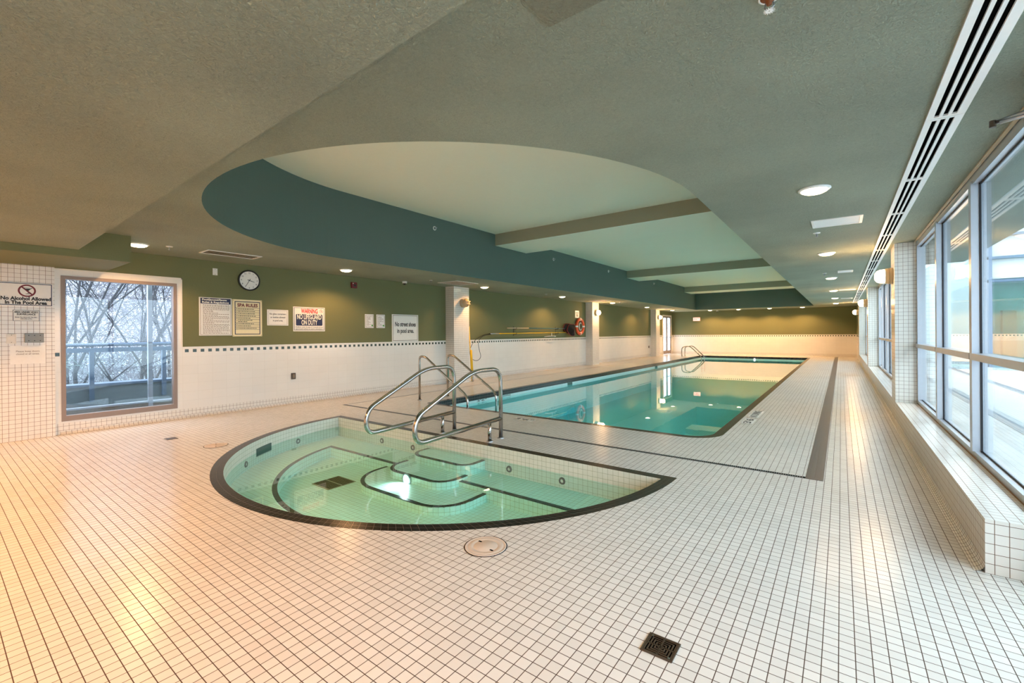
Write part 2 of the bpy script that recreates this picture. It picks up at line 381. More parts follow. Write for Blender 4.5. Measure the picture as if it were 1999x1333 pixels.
# far right solid return
bm = mkbox((XS, 24.5, 0), (XG+.05, YF, H)); 
for f in bm.faces: pass
struct('wall_right', bm, M['wallp'])
bm = nb(); gridwall(bm, 0, XS-.004, [24.5, YF], [0, ZB, ZW], lambda u, v: 0 if v < ZB else 1); band(bm, 0, XS-.004, 24.5, YF, -1)
for f in bm.faces:
    if f.material_index == 3: f.material_index = 2
struct('trim_7', bm, [M['white_mosaic'], M['panel'], M['dot']])
# coves: small quarter-round where floor meets wall and sill
def cove(name, pts, n, r=.045):
    """pts: line on floor along wall; n: direction away from the wall."""
    bm = nb(); rows = []
    for k in range(7):
        t = k/6*PI/2; rows.append([(p[0]+n[0]*r*(1-math.sin(t)), p[1]+n[1]*r*(1-math.sin(t)), r*(1-math.cos(t))+.001) for p in pts])
    for a, b in zip(rows, rows[1:]): strip(bm, a, b, False, v0=0)
    struct(name, bm, M['cove'], smooth=True)
def seg(a, b, st=1.0):
    L = max(1, int((Vector(b)-Vector(a)).length/st)); return [tuple(Vector(a)+(Vector(b)-Vector(a))*i/L) for i in range(L+1)]
cove('baseboard_left', seg((XL, 1.1), (XL, 25.7)), (1, 0)); cove('baseboard_back', seg((XL, YF), (XS, YF)), (0, -1))
cove('baseboard_right', seg((XS, 3.4), (XS, 24.4)), (-1, 0))
# sill
bm = mkbox((XS, 3.4, 0), (XG+.10, 24.5, ZS)); struct('wall_right_sill', bm, M['white_mosaic'])

# ================================================================== pillars
def pillar(name, x0, x1, y0, y1, z0, label, group):
    bm = mkbox((x0, y0, z0), (x1, y1, H-.001), 0); tag(obj(name, bm, M['white_mosaic']), kind='structure')
for k, (a, b) in enumerate(((8.22, 8.80), (16.12, 16.72), (23.72, 24.33))):
    bm = mkbox((XL-.01, a, 0), (-8.0, b, H-.001)); struct('wall_left_pillar', bm, M['white_mosaic'])
for k, (a, b) in enumerate(((8.24, 8.78), (16.05, 16.62), (23.75, 24.5))):
    bm = mkbox((XS-.001, a, ZS-.28), (XG+.09, b, H-.001)); struct('wall_right_pillar', bm, M['white_mosaic'])

# ================================================================== windows
def bar(bm, a, b, mi=0): box(bm, a, b, mi)
# left picture window
y0, y1, a0, a1 = WIN; fw = .044
root = bpy.data.objects.new('window_1', None); C.objects.link(root); root.location = (XL, (y0+y1)/2, a0); tag(root, kind='structure')
def loc(bm, o):
    bmesh.ops.translate(bm, verts=bm.verts, vec=-Vector(o.location)); return bm
bm = nb(); D0, D1 = XL-.10, XL+.012
for q in (((D0, y0, a0), (D1, y0+fw, a1)), ((D0, y1-fw, a0), (D1, y1, a1)), ((D0, y0+fw, a0), (D1, y1-fw, a0+fw+.025)), ((D0, y0+fw, a1-fw), (D1, y1-fw, a1))): bar(bm, *q)
obj('window_frame', loc(bm, root), M['taupe'], root)
bm = mkbox((XL-.055, y0+fw, a0+fw), (XL-.049, y1-fw, a1-fw)); obj('pane', loc(bm, root), M['glass_dim'], root)
bm = nb(); yy = 2.085
bar(bm, (XL-.40, yy+.03, a0), (XL-.34, yy+.085, a1+.3)); obj('outer_mullion', loc(bm, root), M['alu'], root)
# white trim round the window head
struct('trim_8', mkbox((XL, 1.052, 2.205-.02), (XL+.006, 2.46, 2.205)), M['trim'])
struct('trim_9', mkbox((XL, 2.445, ZW), (XL+.006, 2.46, 2.205)), M['trim'])
# right glazing: three bays of framed glass on the sill, then a full height bay by the camera
def glazing(name, ya, yb, z0, z1, muls, trans=1.09, depth=.075):
    r = bpy.data.objects.new(name, None); C.objects.link(r); r.location = (XG, (ya+yb)/2, z0); tag(r, kind='structure')
    f = .05; x0, x1 = XG-.0, XG+depth
    bm = nb()
    bar(bm, (x0, ya, z0), (x1, yb, z0+f)); bar(bm, (x0, ya, z1-f-.02), (x1, yb, z1-.0))
    bar(bm, (x0, ya, z0+f), (x1, ya+f, z1-f)); bar(bm, (x0, yb-f, z0+f), (x1, yb, z1-f))
    obj('window_frame', loc(bm, r), M['alu'], r)
    bm = nb(); bar(bm, (XG+.040, ya+f, z1-f-.035), (XG+.046, yb-f, z1-f-.018))
    for m_ in muls: bar(bm, (XG+.034, m_-.048, z0+f), (XG+.046, m_+.048, z1-f-.02))
    bar(bm, (XG+.040, ya+f, z0+f), (XG+.046, yb-f, z0+f+.010)); obj('gasket', loc(bm, r), M['gask'], r)
    for m_ in muls:
        bm = mkbox((x0-.012, m_-.04, z0+f), (x1, m_+.04, z1-f)); obj('mullion', loc(bm, r), M['alu'], r)
    ys = [ya+f]+[q for m_ in muls for q in (m_-.04, m_+.04)]+[yb-f]
    if trans:
        for k in range(0, len(ys), 2):
            bm = mkbox((x0-.02, ys[k]-.027, trans-.026), (x1, ys[k+1]+.027, trans+.026)); obj('transom', loc(bm, r), M['taupe_rail'] if False else M['alu'], r)
    bm = mkbox((XG+.045, ya+f, z0+f), (XG+.051, yb-f, z1-f-.02)); obj('pane', loc(bm, r), M['glass'], r)
    return r
glazing('window_2', 3.42, 8.24, ZS, H-.005, [5.02, 6.62])
glazing('window_3', 8.78, 16.05, ZS, H-.005, [10.2, 11.7, 13.2, 14.7])
glazing('window_4', 16.62, 23.75, ZS, H-.005, [18.0, 19.5, 21.0, 22.4])
glazing('window_5', -2.9, 3.4, 0, H-.005, [1.2, -.9], None)
bm = nb(); gridwall(bm, 0, XG+.01, [-4, -2.9], [0, ZW, H], lambda u, v: 1 if v < ZW else 0); struct('wall_right_front', bm, [M['wallp'], M['panel']])
# brown trim bead at window head
struct('trim_10', mkbox((XG-.028, 3.4, H-.012), (XG-.006, 24.5, H-.002)), M['brass'])
struct('trim_11', mkbox((XG-.006, 3.42, ZS), (XG+.0, 24.5, ZS+.004)), M['board'])

# far glass door pair in left wall
r = bpy.data.objects.new('door_1', None); C.objects.link(r); r.location = (XL, (DOOR[0]+DOOR[1])/2, 0); tag(r, kind='structure')
bm = nb(); y0, y1, zt = DOOR
for q in (((XL-.06, y0-.07, 0), (XL+.03, y0, zt+.07)), ((XL-.06, y1, 0), (XL+.03, y1+.07, zt+.07)), ((XL-.06, y0, zt), (XL+.03, y1, zt+.07))): bar(bm, *q)
obj('door_frame', loc(bm, r), M['trim'], r)
ym = (y0+y1)/2
for a, b, s in ((y0, ym, 1), (ym, y1, -1)):
    bm = nb(); e = .09
    for q in (((XL-.04, a, .01), (XL+.01, a+e, zt)), ((XL-.04, b-e, .01), (XL+.01, b, zt)), ((XL-.04, a+e, .01), (XL+.01, b-e, .22)), ((XL-.04, a+e, zt-e), (XL+.01, b-e, zt))): bar(bm, *q)
    lf = obj('door_leaf', loc(bm, r), M['taupe'], r)
    obj('pane', loc(mkbox((XL-.018, a+e, .22), (XL-.012, b-e, zt-e)), r), M['glass'], lf)
    bm = nb(); tube(bm, [(XL+.055, a+e*.4, 1.0), (XL+.055, b-e*.4, 1.0)], .016); tube(bm, [(XL+.0, a+e*.5, 1.0), (XL+.055, a+e*.5, 1.0)], .012); tube(bm, [(XL+.0, b-e*.5, 1.0), (XL+.055, b-e*.5, 1.0)], .012)
    obj('door_handle', loc(bm, r), M['steel2'], lf)

# ================================================================== spa
spa = thing('hot_tub', 'half-moon tiled hot tub sunk in the deck with black tile rim', 'hot tub', (CX, 3.0, 0))
pool = thing('swimming_pool', 'long rectangular swimming pool with black tile edge and teal water', 'swimming pool', (-3.75, 15.8, 0))
ZWS, ZBE, ZFL = -.145, -.29, -.43
bm = nb(); strip(bm, z(spaO, 0), z(spaI, 0), True, flip=False)
for f in bm.faces:
    f.normal_update()
    if f.normal.z < 0: f.normal_flip()
obj('rim_tiles', loc(bm, spa), M['black'], spa)
bm = nb(); strip(bm, z(spaI, 0), z(spaI, ZBE-.01), True); obj('side_wall', loc(bm, spa), M['spa'], spa)
benI = spa_loop(CW+.46); benE = spa_loop(CW+.41)
bm = nb(); fill(bm, [spaI, benE], ZBE); strip(bm, z(benI, ZBE), z(benI, ZFL), True); obj('bench', loc(bm, spa), M['spa_in'], spa)
bm = nb(); strip(bm, z(benE, ZBE+.001), z(benI, ZBE+.001), True); strip(bm, z(benI, ZBE+.001), z(benI, ZBE-.006), True); obj('bench_nosing', loc(bm, spa), M['black'], spa)
bm = nb(); fill(bm, [spa_loop(CW+.40)], ZFL); obj('tub_floor', loc(bm, spa), M['spa_in'], spa)
def stepper(x0, x1, yf, zt, rl, rr, zb, yb=3.915):
    n = 10; P = [(x0, yb)]
    for i in range(n+1):
        t = PI/2*i/n; P.append((x0+rl-rl*math.cos(t), yf+rl-rl*math.sin(t)))
    for i in range(n+1):
        t = PI/2*i/n; P.append((x1-rr+rr*math.sin(t), yf+rr-rr*math.cos(t)))
    P.append((x1, yb)); return P
for (x0, x1, yf, zt, rl, rr, yb) in ((-4.29, -3.33, 3.585, -.172, .20, .16, 3.918), (-4.33, -3.31, 3.215, -.262, .26, .22, 3.6), (-4.56, -2.93, 2.86, -.345, .50, .36, 3.5)):
    P = stepper(x0, x1, yf, zt, rl, rr, ZFL, yb); bm = nb()
    strip(bm, z(P, zt), z(P, ZFL+.001), True); fill(bm, [P], zt)
    s = obj('step', loc(bm, spa), M['spa_in'], spa)
    # nosing: front edge only
    e = .045; I = [(min(max(x, x0+e), x1-e), y) for x, y in P]
    cx, cy = (x0+x1)/2, yb
    I = []
    for i, (x, y) in enumerate(P):
        if i == 0: I.append((x+e, y)); continue
        if i == len(P)-1: I.append((x-e, y)); continue
        a, b = Vector(P[i-1]), Vector(P[i+1]); d = (b-a).normalized(); nrm = Vector((-d.y, d.x)); I.append(tuple(Vector((x, y))+nrm*e))
    bm = nb(); strip(bm, z(P, zt+.0015), z(I, zt+.0015), False); strip(bm, z(P, zt+.0015), z(P, zt-.006), False)
    obj('step_nosing', loc(bm, spa), M['black'], s)
lamp_w = bpy.data.lights.new('underwater_lamp', 'SPOT'); lamp_w.energy = 14; lamp_w.color = (.85, 1, .97); lamp_w.spot_size = math.radians(150); lamp_w.spot_blend = 1; lamp_w.shadow_soft_size = .04
lw = bpy.data.objects.new('underwater_lamp', lamp_w); C.objects.link(lw); lw.location = (-3.86-CX, 3.185-3.0, -.275); lw.rotation_euler = (math.radians(60), 0, PI); lw.parent = spa
bm = nb(); cyl(bm, (-3.86, 3.213, -.305), (0, -1, 0), .055, .014, 28); obj('underwater_light', loc(bm, spa), M['lightfix'], spa)
bm = nb(); lathe(bm, [(.055, 0), (.068, 0), (.068, .016), (.055, .018)], (-3.86, 3.213, -.305), (0, -1, 0), 28); obj('light_ring', loc(bm, spa), M['steel2'], spa)
bm = nb()
for i in range(14):
    for j in range(2): box(bm, (-4.93+.012+i*.0243, 2.70+.02+j*.165, ZFL+.004), (-4.93+.012+i*.0243+.006, 2.70+.165+j*.165, ZFL+.009))
obj('drain_slots', loc(bm, spa), M['dark'], spa)
bm = mkbox((-4.93, 2.70, ZFL+.0005), (-4.58, 3.05, ZFL+.005)); obj('floor_drain', loc(bm, spa), M['olive'], spa)
bm = nb()
def jet(p, n):
    lathe(bm, [(.0, .002), (.016, .002), (.016, .012), (.036, .010), (.038, .0)], p, n, 20)
def mkjet(p, n):
    b = nb(); lathe(b, [(.018, .004), (.02, .013), (.034, .011), (.038, 0)], p, n, 20); j = obj('jet', loc(b, spa), M['black_plastic'], spa, True)
    b = nb(); lathe(b, [(0, .008), (.017, .006)], p, n, 16); obj('jet_nozzle', loc(b, spa), M['white_plastic'], j)
bm.free()
for x in (-5.25, -4.59, -2.98, -2.30): mkjet((x, 3.922, -.215), (0, -1, 0))
for t in (2.65, 2.20):
    a, b = SA-CW, SB-CW; p = Vector((CX+a*math.cos(t+.15), SY-b*math.sin(t+.15), -.21)); mkjet(tuple(p), tuple((Vector((CX, SY, -.21))-p).normalized()))
t = 2.52; p = Vector((CX+(SA-CW)*math.cos(t), SY-(SB-CW)*math.sin(t), -.15)); nn = (Vector((CX, SY, -.15))-p).normalized(); tt = Vector((-nn.y, nn.x, 0))
bm = nb(); q = [p+nn*.012+tt*s*.16+Vector((0, 0, h)) for s, h in ((-1, -.05), (1, -.05), (1, .05), (-1, .05))]; bm.faces.new([bm.verts.new(v) for v in q])
r_ = bmesh.ops.extrude_face_region(bm, geom=bm.faces[:]); bmesh.ops.translate(bm, verts=[v for v in r_['geom'] if isinstance(v, bmesh.types.BMVert)], vec=-nn*.03)
obj('skimmer_opening', loc(bm, spa), M['teal'], spa)
bm = nb(); fill(bm, [spaI], ZWS); tag(obj('water', loc(bm, spa), M['water_spa'], spa), 'still green-tinted water in the tub')

# ================================================================== pool
bm = nb(); strip(bm, z(poolO, 0), z(poolI, 0), True)
for f in bm.faces:
    f.normal_update()
    if f.normal.z < 0: f.normal_flip()
obj('edge_tiles', loc(bm, pool), M['black'], pool)
bm = nb(); strip(bm, z(poolI, 0), z(poolI, -.107), True); obj('waterline_tiles', loc(bm, pool), M['black_wall'], pool)
bm = nb(); strip(bm, z(poolI, -.107), z(poolI, -.30), True); obj('pale_tile_band', loc(bm, pool), M['poolband'], pool)
bm = nb(); strip(bm, z(poolI, -.30), z(poolI, -1.0), True); fill(bm, [poolI], -1.0); obj('basin', loc(bm, pool), M['poolt'], pool)
bm = nb(); fill(bm, [poolI], -.16); tag(obj('water', loc(bm, pool), M['water_pool'], pool), 'calm teal water mirroring the walls')
bm = nb(); box(bm, (-6.205, 10.9, -.17), (-6.178, 11.15, -.09)); obj('skimmer_opening', loc(bm, pool), M['teal'], pool)
bm = nb(); box(bm, (-6.205, 18.2, -.17), (-6.178, 18.45, -.09)); obj('skimmer_opening', loc(bm, pool), M['teal'], pool)
bm = nb(); cyl(bm, (-3.6, 25.79, -.13), (0, -1, 0), .05, .03, 20); obj('underwater_light', loc(bm, pool), M['lightfix'], pool)

# lettering --------------------------------------------------------------------
def text_bm(s, h, bold=0, sx=1.0, align='CENTER'):
    cu = bpy.data.curves.new('t', 'FONT'); cu.body = s; cu.size = h*1.38; cu.align_x = align; cu.align_y = 'CENTER'; cu.offset = bold*h; cu.extrude = 0; cu.resolution_u = 3
    o = bpy.data.objects.new('t', cu); C.objects.link(o)
    me = bpy.data.meshes.new_from_object(o.evaluated_get(bpy.context.evaluated_depsgraph_get())); bpy.data.objects.remove(o); bpy.data.curves.remove(cu)
    b = bmesh.new(); b.from_mesh(me); bpy.data.meshes.remove(me); b.loops.layers.uv.verify()
    bmesh.ops.scale(b, vec=(sx, 1, 1), verts=b.verts)
    return b
def place(b, origin, ux, uy):
    ux, uy = Vector(ux), Vector(uy); n = ux.cross(uy); mt = Matrix((ux, uy, n)).transposed().to_4x4(); mt.translation = Vector(origin)
    b.transform(mt); return b
def write(parent, name, s, origin, ux, uy, h, m, bold=.02, sx=1.0, fit=None):
    b = text_bm(s, h, bold, sx)
    if fit:
        w = max(v.co.x for v in b.verts)-min(v.co.x for v in b.verts); bmesh.ops.scale(b, vec=(fit/w, 1, 1), verts=b.verts)
        mid = (max(v.co.x for v in b.verts)+min(v.co.x for v in b.verts))/2; bmesh.ops.translate(b, vec=(-mid, 0, 0), verts=b.verts)
    place(b, origin, ux, uy)
    return obj(name, loc(b, parent) if parent else b, m, parent)
EX, EY, EZ = (1, 0, 0), (0, 1, 0), (0, 0, 1)
# depth markings on the deck (tiles with black characters)
def deckmark(s, o, ux, uy, h, label, fit=None):
    t = thing('depth_marker', label, 'sign', (o[0], o[1], 0)); ux_, uy_ = Vector(ux), Vector(uy)
    w = (fit or h*1.4)+.03; bm = nb(); c = Vector((*o, 0))
    q = [c+ux_*a*w/2+uy_*b_*(h/2+.022)+Vector((0, 0, .0012)) for a, b_ in ((-1, -1), (1, -1), (1, 1), (-1, 1))]
    bm.faces.new([bm.verts.new(v) for v in q]); obj('marker_tile', loc(bm, t), M['whitep'], t)
    write(t, 'lettering', s, (*o, .0022), ux, uy, h, M['ink'], .025, fit=fit)
deckmark("3'6", (-1.08, 7.19), (0, 1, 0), (-1, 0, 0), .10, 'black 3\'6 depth marking on the deck at the right pool edge', .36)
deckmark("NO DIVING", (-1.08, 7.86), (0, 1, 0), (-1, 0, 0), .10, 'no diving marking on the deck at the right pool edge', .60)
deckmark("3'6\"", (-3.84, 5.43), (1, 0, 0), (0, 1, 0), .10, 'black 3\'6" depth marking on the deck between hot tub and pool', .32)
for s, y, fit in (("3'6\"", 7.2, .32), ("NO DIVING", 8.0, .45)):
    write(pool, 'depth_lettering', s, (-6.191, y, -.132), (0, 1, 0), EZ, .036, M['ink'], .02, fit=fit)

# ================================================================== handrails
def flange(b, x, y, z0=0): lathe(b, [(.045, 0), (.045, .008), (.034, .014), (.026, .016)], (x, y, z0), (0, 0, 1), 24)
for x, lab in ((-3.40, 'stainless steel loop handrail over the hot tub steps, nearer the camera'), (-4.20, 'stainless steel loop handrail over the hot tub steps, farther from the camera')):
    t = thing('tub_handrail', lab, 'handrail', (x, 4.31, 0), 'handrails of the hot tub')
    P = fillet([(x, 4.31, 0), (x, 4.31, .862), (x, 3.80, .865), (x, 2.93, .46), (x, 2.93, .20), (x, 4.31, .245)], .17, 10)
    # tighter corner between top bar and slope
    b = nb(); tube(b, P, .0255, 16); obj('rail', loc(b, t), M['steel'], t, True)
    b = nb(); tube(b, [(x, 4.09, 0), (x, 4.09, .235)], .0225, 16); obj('support_post', loc(b, t), M['steel'], t, True)
    for y in (4.31, 4.09):
        b = nb(); flange(b, x, y); obj('flange', loc(b, t), M['steel2'], t, True)
for y, lab in ((5.87, 'curved steel grab rail at the near left pool corner, closest to the tub'), (6.5, 'curved steel grab rail at the near left pool corner, farther along the edge')):
    t = thing('pool_handrail', lab, 'handrail', (-6.6, y, 0), 'grab rails at the near pool corner'); dx = 0 if y < 6 else .15
    P = fillet([(-6.66+dx, y, 0), (-6.66+dx, y, .86), (-6.50+dx, y, .86), (-5.385+dx, y, .17), (-5.385+dx, y, -.75)], .13, 10)
    b = nb(); tube(b, P, .0215, 16); obj('rail', loc(b, t), M['steel'], t, True)
    b = nb(); flange(b, -6.66+dx, y); obj('flange', loc(b, t), M['steel2'], t, True)
t = thing('pool_ladder', 'stainless steel ladder at the far left corner of the pool', 'ladder', (-6.85, 24.7, 0))
for y in (24.4, 25.0):
    P = fillet([(-6.86, y, 0), (-6.86, y, .50), (-6.45, y, .56), (-5.85, y, -.02), (-5.85, y, -.8)], .16, 8)
    b = nb(); tube(b, P, .024, 12); obj('rail', loc(b, t), M['steel'], t, True)
    b = nb(); flange(b, -6.86, y); obj('flange', loc(b, t), M['steel2'], t, True)
for k in (-.35, -.62):
    obj('step', loc(mkbox((-5.90, 24.4, k), (-5.80, 25.0, k+.025)), t), M['steel2'], t)

# ================================================================== floor fixtures
t = thing('floor_drain', 'small dark bronze square drain grate in the nearest white floor tiles', 'drain', (-.605, 1.82, 0))
bm = nb(); X0, X1, Y0, Y1 = -.669, -.541, 1.757, 1.882
box(bm, (X0, Y0, -.003), (X1, Y1, .0015)); obj('drain_well', loc(bm, t), M['dark'], t)
bm = nb(); e = .007
for q in (((X0, Y0, .001), (X0+e, Y1, .005)), ((X1-e, Y0, .001), (X1, Y1, .005)), ((X0+e, Y0, .001), (X1-e, Y0+e, .005)), ((X0+e, Y1-e, .001), (X1-e, Y1, .005))): box(bm, *q)
obj('drain_frame', loc(bm, t), M['grate'], t)
bm = nb(); cx, cy = (X0+X1)/2, (Y0+Y1)/2; w = (X1-X0)/2-e-.001
rings = [w-k*.0115 for k in range(5)]
for k, r_ in enumerate(rings):
    ri = r_-.0052
    for s in (-1, 1):
        box(bm, (cx-r_, cy+s*r_-(.0026 if s > 0 else -.0), .0015), (cx+r_, cy+s*(r_-.0052), .004)); box(bm, (cx+s*r_, cy-ri, .0015), (cx+s*ri, cy+ri, .004))
for s in (-1, 1):
    box(bm, (cx-.003, cy, .0015), (cx+.003, cy+s*w, .004)); box(bm, (cx, cy-.003, .0015), (cx+s*w, cy+.003, .004))
obj('grille', loc(bm, t), M['grate'], t)
for sx_, sy_ in ((1, -1), (-1, 1)):
    b = nb(); cyl(b, (cx+sx_*w*.86, cy+sy_*w*.86, .003), (0, 0, 1), .005, .003, 14); obj('screw', loc(b, t), M['steel2'], t)
def manhole(x, y, r, lab):
    t = thing('skimmer_lid', lab, 'lid', (x, y, 0), 'round lids around the hot tub')
    b = nb(); lathe(b, [(r, 0), (r+.004, .002), (r+.004, .0025), (r-.002, .0022)], (x, y, 0), EZ, 48); cyl(b, (x, y, 0), EZ, r+.003, .0012, 48); obj('gap_ring', loc(b, t), M['dark'], t)
    b = nb(); lathe(b, [(0, .0045), (r*.55, .0045), (r*.56, .0038), (r*.60, .0038), (r*.61, .0045), (r*.84, .0045), (r*.85, .0038), (r*.88, .0038), (r*.89, .0045), (r-.003, .0042), (r-.001, .002), (r-.001, 0)], (x, y, 0), EZ, 48); obj('cover', loc(b, t), M['lid'], t, 'auto')
    for s in (-1, 1):
        d = Vector((.62, .25, 0)).normalized()*s*r*.52; b = nb(); box(b, (x+d.y*s*0+s*r*.50-.012, y-s*r*.18-.006, .004), (x+s*r*.50+.012, y-s*r*.18+.006, .0052)); obj('lift_slot', loc(b, t), M['dark'], t)
manhole(-1.748, 2.058, .128, 'round cream skimmer lid with two slots in the floor before the tub')
manhole(-5.93, 2.08, .12, 'round cream lid in the floor left of the hot tub')
t = tag(obj('floor_drain', mkbox((-6.87, 1.83, 0), (-6.73, 1.945, .003)), M['grate']), 'small dark rectangular drain in the floor below the left window', 'drain')
# linear drains
def lineardrain(name, lab, a, b, wide):
    t = thing(name, lab, 'drain', ((a[0]+b[0])/2, (a[1]+b[1])/2, 0)); obj('channel', loc(mkbox((*a, -.002), (*b, .0012)), t), M['dark'] if not wide else M['drainm'], t)
    bm = nb(); L = max(b[0]-a[0], b[1]-a[1]); n = int(L/.0135)
    if b[0]-a[0] > b[1]-a[1]:
        n = int(L/.018)
        for i in range(n): box(bm, (a[0]+i*.018, a[1]+.008, .001), (a[0]+i*.018+.009, b[1]-.008, .003))
        for q in (((a[0], a[1], .001), (b[0], a[1]+.009, .003)), ((a[0], b[1]-.009, .001), (b[0], b[1], .003))): box(bm, *q)
    else:
        w = b[0]-a[0]
        for i in range(4): box(bm, (a[0]+w*(i+.1)/4, a[1], .001), (a[0]+w*(i+.85)/4, b[1], .0032))
    obj('grating', loc(bm, t), M['drainm'], t)
lineardrain('linear_drain', 'narrow dark slotted drain channel across the deck between tub and pool', (-7.40, 4.66), (-.262, 4.715), False)
lineardrain('linear_drain', 'wide grey ribbed drain channel running along the right of the pool', (-.262, 4.66), (-.131, 27.1), True)
t = tag(obj('linear_drain', mkbox((-7.415, 4.715, 0), (-7.375, 27.1, .0015)), M['drainm']), 'thin dark drain line along the deck left of the pool', 'drain')

# ================================================================== ceiling fixtures
def lamp_data(name, kind, loc_, energy, r=.06, angle=150, blend=1.0, rot=(0, 0, 0), col=WARM, parent=None):
    l = bpy.data.lights.new(name, kind); l.energy = energy; l.color = col
    if kind == 'SPOT': l.spot_size = math.radians(angle); l.spot_blend = blend; l.shadow_soft_size = r
    else: l.shadow_soft_size = r
    o = bpy.data.objects.new(name, l); C.objects.link(o); o.location = loc_; o.rotation_euler = rot
    if parent: o.parent = parent
    return o
ordw = ['first', 'second', 'third', 'fourth', 'fifth', 'sixth', 'seventh']
def downlight(x, y, zc, lab, grp, e=SPOT_W, sz=.05, col=WARM):
    t = thing('downlight', lab, 'ceiling light', (x, y, zc), grp)
    b = nb(); lathe(b, [(.120, 0), (.122, -.006), (.112, -.014), (.100, -.016)], (0, 0, 0), EZ, 32); obj('trim_ring', b, M['whitep'], t, True)
    b = nb(); lathe(b, [(.100, -.012), (.094, -.024), (.07, -.036), (.035, -.042), (0, -.044)], (0, 0, 0), EZ, 32); obj('diffuser', b, M['disc'], t, True)
    lamp_data('lamp_light', 'SPOT', (0, 0, -.055), e, sz, 150, .45, col=col, parent=t)
for i, y in enumerate((4.63, 8.55, 12.55, 16.5, 20.3, 24.1)):
    downlight(-.18, y, H, 'round warm ceiling light, %s of the row along the window side' % ordw[i], 'ceiling lights above the right deck', SPOT_W*.30)
for i, y in enumerate((1.74, 4.83, 8.88, 12.92, 17.0, 21.0, 25.0)):
    downlight(-7.52, y, H, 'round warm ceiling light, %s from the left of the row above the long wall' % ordw[i], 'ceiling lights above the left deck')
for i, x in enumerate((-5.95, -4.5, -3.02, -1.57)):
    downlight(x, 26.75, H, 'round warm ceiling light, %s from the left of the row above the far wall' % ordw[i], 'ceiling lights by the far wall', SPOT_W*1.9)
for i, (x, y) in enumerate(((-6.0, -.9), (-3.8, -1.0), (-1.6, -1.0), (-7.6, -2.6))):
    t = downlight(x, y, 2.295 if x > -7 else 2.21, 'round warm ceiling light in the dropped soffit behind the camera, %s from the window wall' % ordw[(3, 1, 0, 2)[i] if False else i], 'ceiling lights in the soffit behind the camera', BACK_W, .22, (1.0, .43, .13))
# wall globes
def globe(x, y, zc, sgn, lab, lit=True, grp=None, e=16):
    t = thing('wall_lamp', lab, 'wall lamp', (x, y, zc), grp); ax = (sgn, 0, 0)
    b = nb(); lathe(b, [(0, 0), (.115, 0), (.118, .012), (.118, .040), (.108, .046), (.0, .046)], (0, 0, 0), ax, 32); obj('back_plate', b, M['brass'], t, True)
    b = nb(); lathe(b, [(.100, .046), (.112, .050), (.112, .085), (.104, .092), (.096, .092)], (0, 0, 0), ax, 32); obj('collar', b, M['brass'], t, True)
    b = nb(); lathe(b, [(.098, .088), (.100, .110), (.096, .150), (.078, .185), (.045, .205), (0, .212)], (0, 0, 0), ax, 32); obj('globe', b, M['globe'] if lit else M['unlit'], t, True)
    if not lit:
        b = nb()
        for h in (-.035, .035):
            tube(b, fillet([(sgn*.06, -.112, h), (sgn*.225, -.10, h), (sgn*.225, .10, h), (sgn*.06, .112, h)], .09), .007, 8)
        for q in (-.0,):
            tube(b, fillet([(sgn*.06, q, -.112), (sgn*.225, q, -.10), (sgn*.225, q, .10), (sgn*.06, q, .112)], .09), .007, 8)
        obj('wire_cage', b, M['brass'], t, True)
    else: lamp_data('lamp_light', 'POINT', (sgn*.26, 0, 0), e, .09, parent=t)
for y, lit, lab in ((8.55, False, 'unlit caged round wall lamp on the nearest left pillar'), (16.42, True, 'glowing globe wall lamp on the second left pillar'), (24.05, True, 'glowing globe wall lamp on the third left pillar')):
    globe(-8.0, y, 2.11, 1, lab, lit, 'wall lamps on the left pillars', 26)
for y, lab in ((8.50, 'large glowing globe lamp on the nearest window pillar'), (16.35, 'glowing globe lamp on the second window pillar'), (24.1, 'glowing globe lamp on the farthest window pillar')):
    globe(XS, y, 2.10, -1, lab, True, 'wall lamps on the window pillars', 16)
# vents and panels
def vent(name, x0, x1, y0, y1, lab, m, slats=0, along='y', cat='vent', fm=None):
    t = thing(name, lab, cat, ((x0+x1)/2, (y0+y1)/2, H)); e = .025
    bm = nb()
    for q in (((x0, y0, H-.008), (x0+e, y1, H+.001)), ((x1-e, y0, H-.008), (x1, y1, H+.001)), ((x0+e, y0, H-.008), (x1-e, y0+e, H+.001)), ((x0+e, y1-e, H-.008), (x1-e, y1, H+.001))): box(bm, *q)
    obj('vent_frame', loc(bm, t), fm or M['whitep'], t)
    obj('panel', loc(mkbox((x0+e, y0+e, H-.003), (x1-e, y1-e, H+.001)), t), m, t)
    if slats:
        bm = nb()
        for i in range(slats):
            if along == 'y':
                xx = x0+e+(x1-x0-2*e)*(i+.5)/slats; box(bm, (xx-.006, y0+e, H-.007), (xx+.006, y1-e, H-.004))
            else:
                yy = y0+e+(y1-y0-2*e)*(i+.5)/slats; box(bm, (x0+e, yy-.006, H-.007), (x1-e, yy+.006, H-.004))
        obj('slats', loc(bm, t), M['brass'] if m is M['dark'] else M['whitep'], t)
vent('ceiling_vent', -7.60, -7.25, 2.46, 3.20, 'white framed slotted air vent in the ceiling above the clock', M['dark'], 4)
vent('ceiling_vent', -7.76, -7.13, 7.42, 8.19, 'square brown ceiling vent with white frame beside the nearest left pillar', M['board'], 9, 'x')
vent('ceiling_vent', -7.76, -7.13, 15.3, 16.05, 'square ceiling vent with white frame beside the second left pillar', M['board'], 9, 'x')
vent('ceiling_vent', -7.76, -7.13, 22.9, 23.65, 'square ceiling vent with white frame beside the third left pillar', M['board'], 9, 'x')
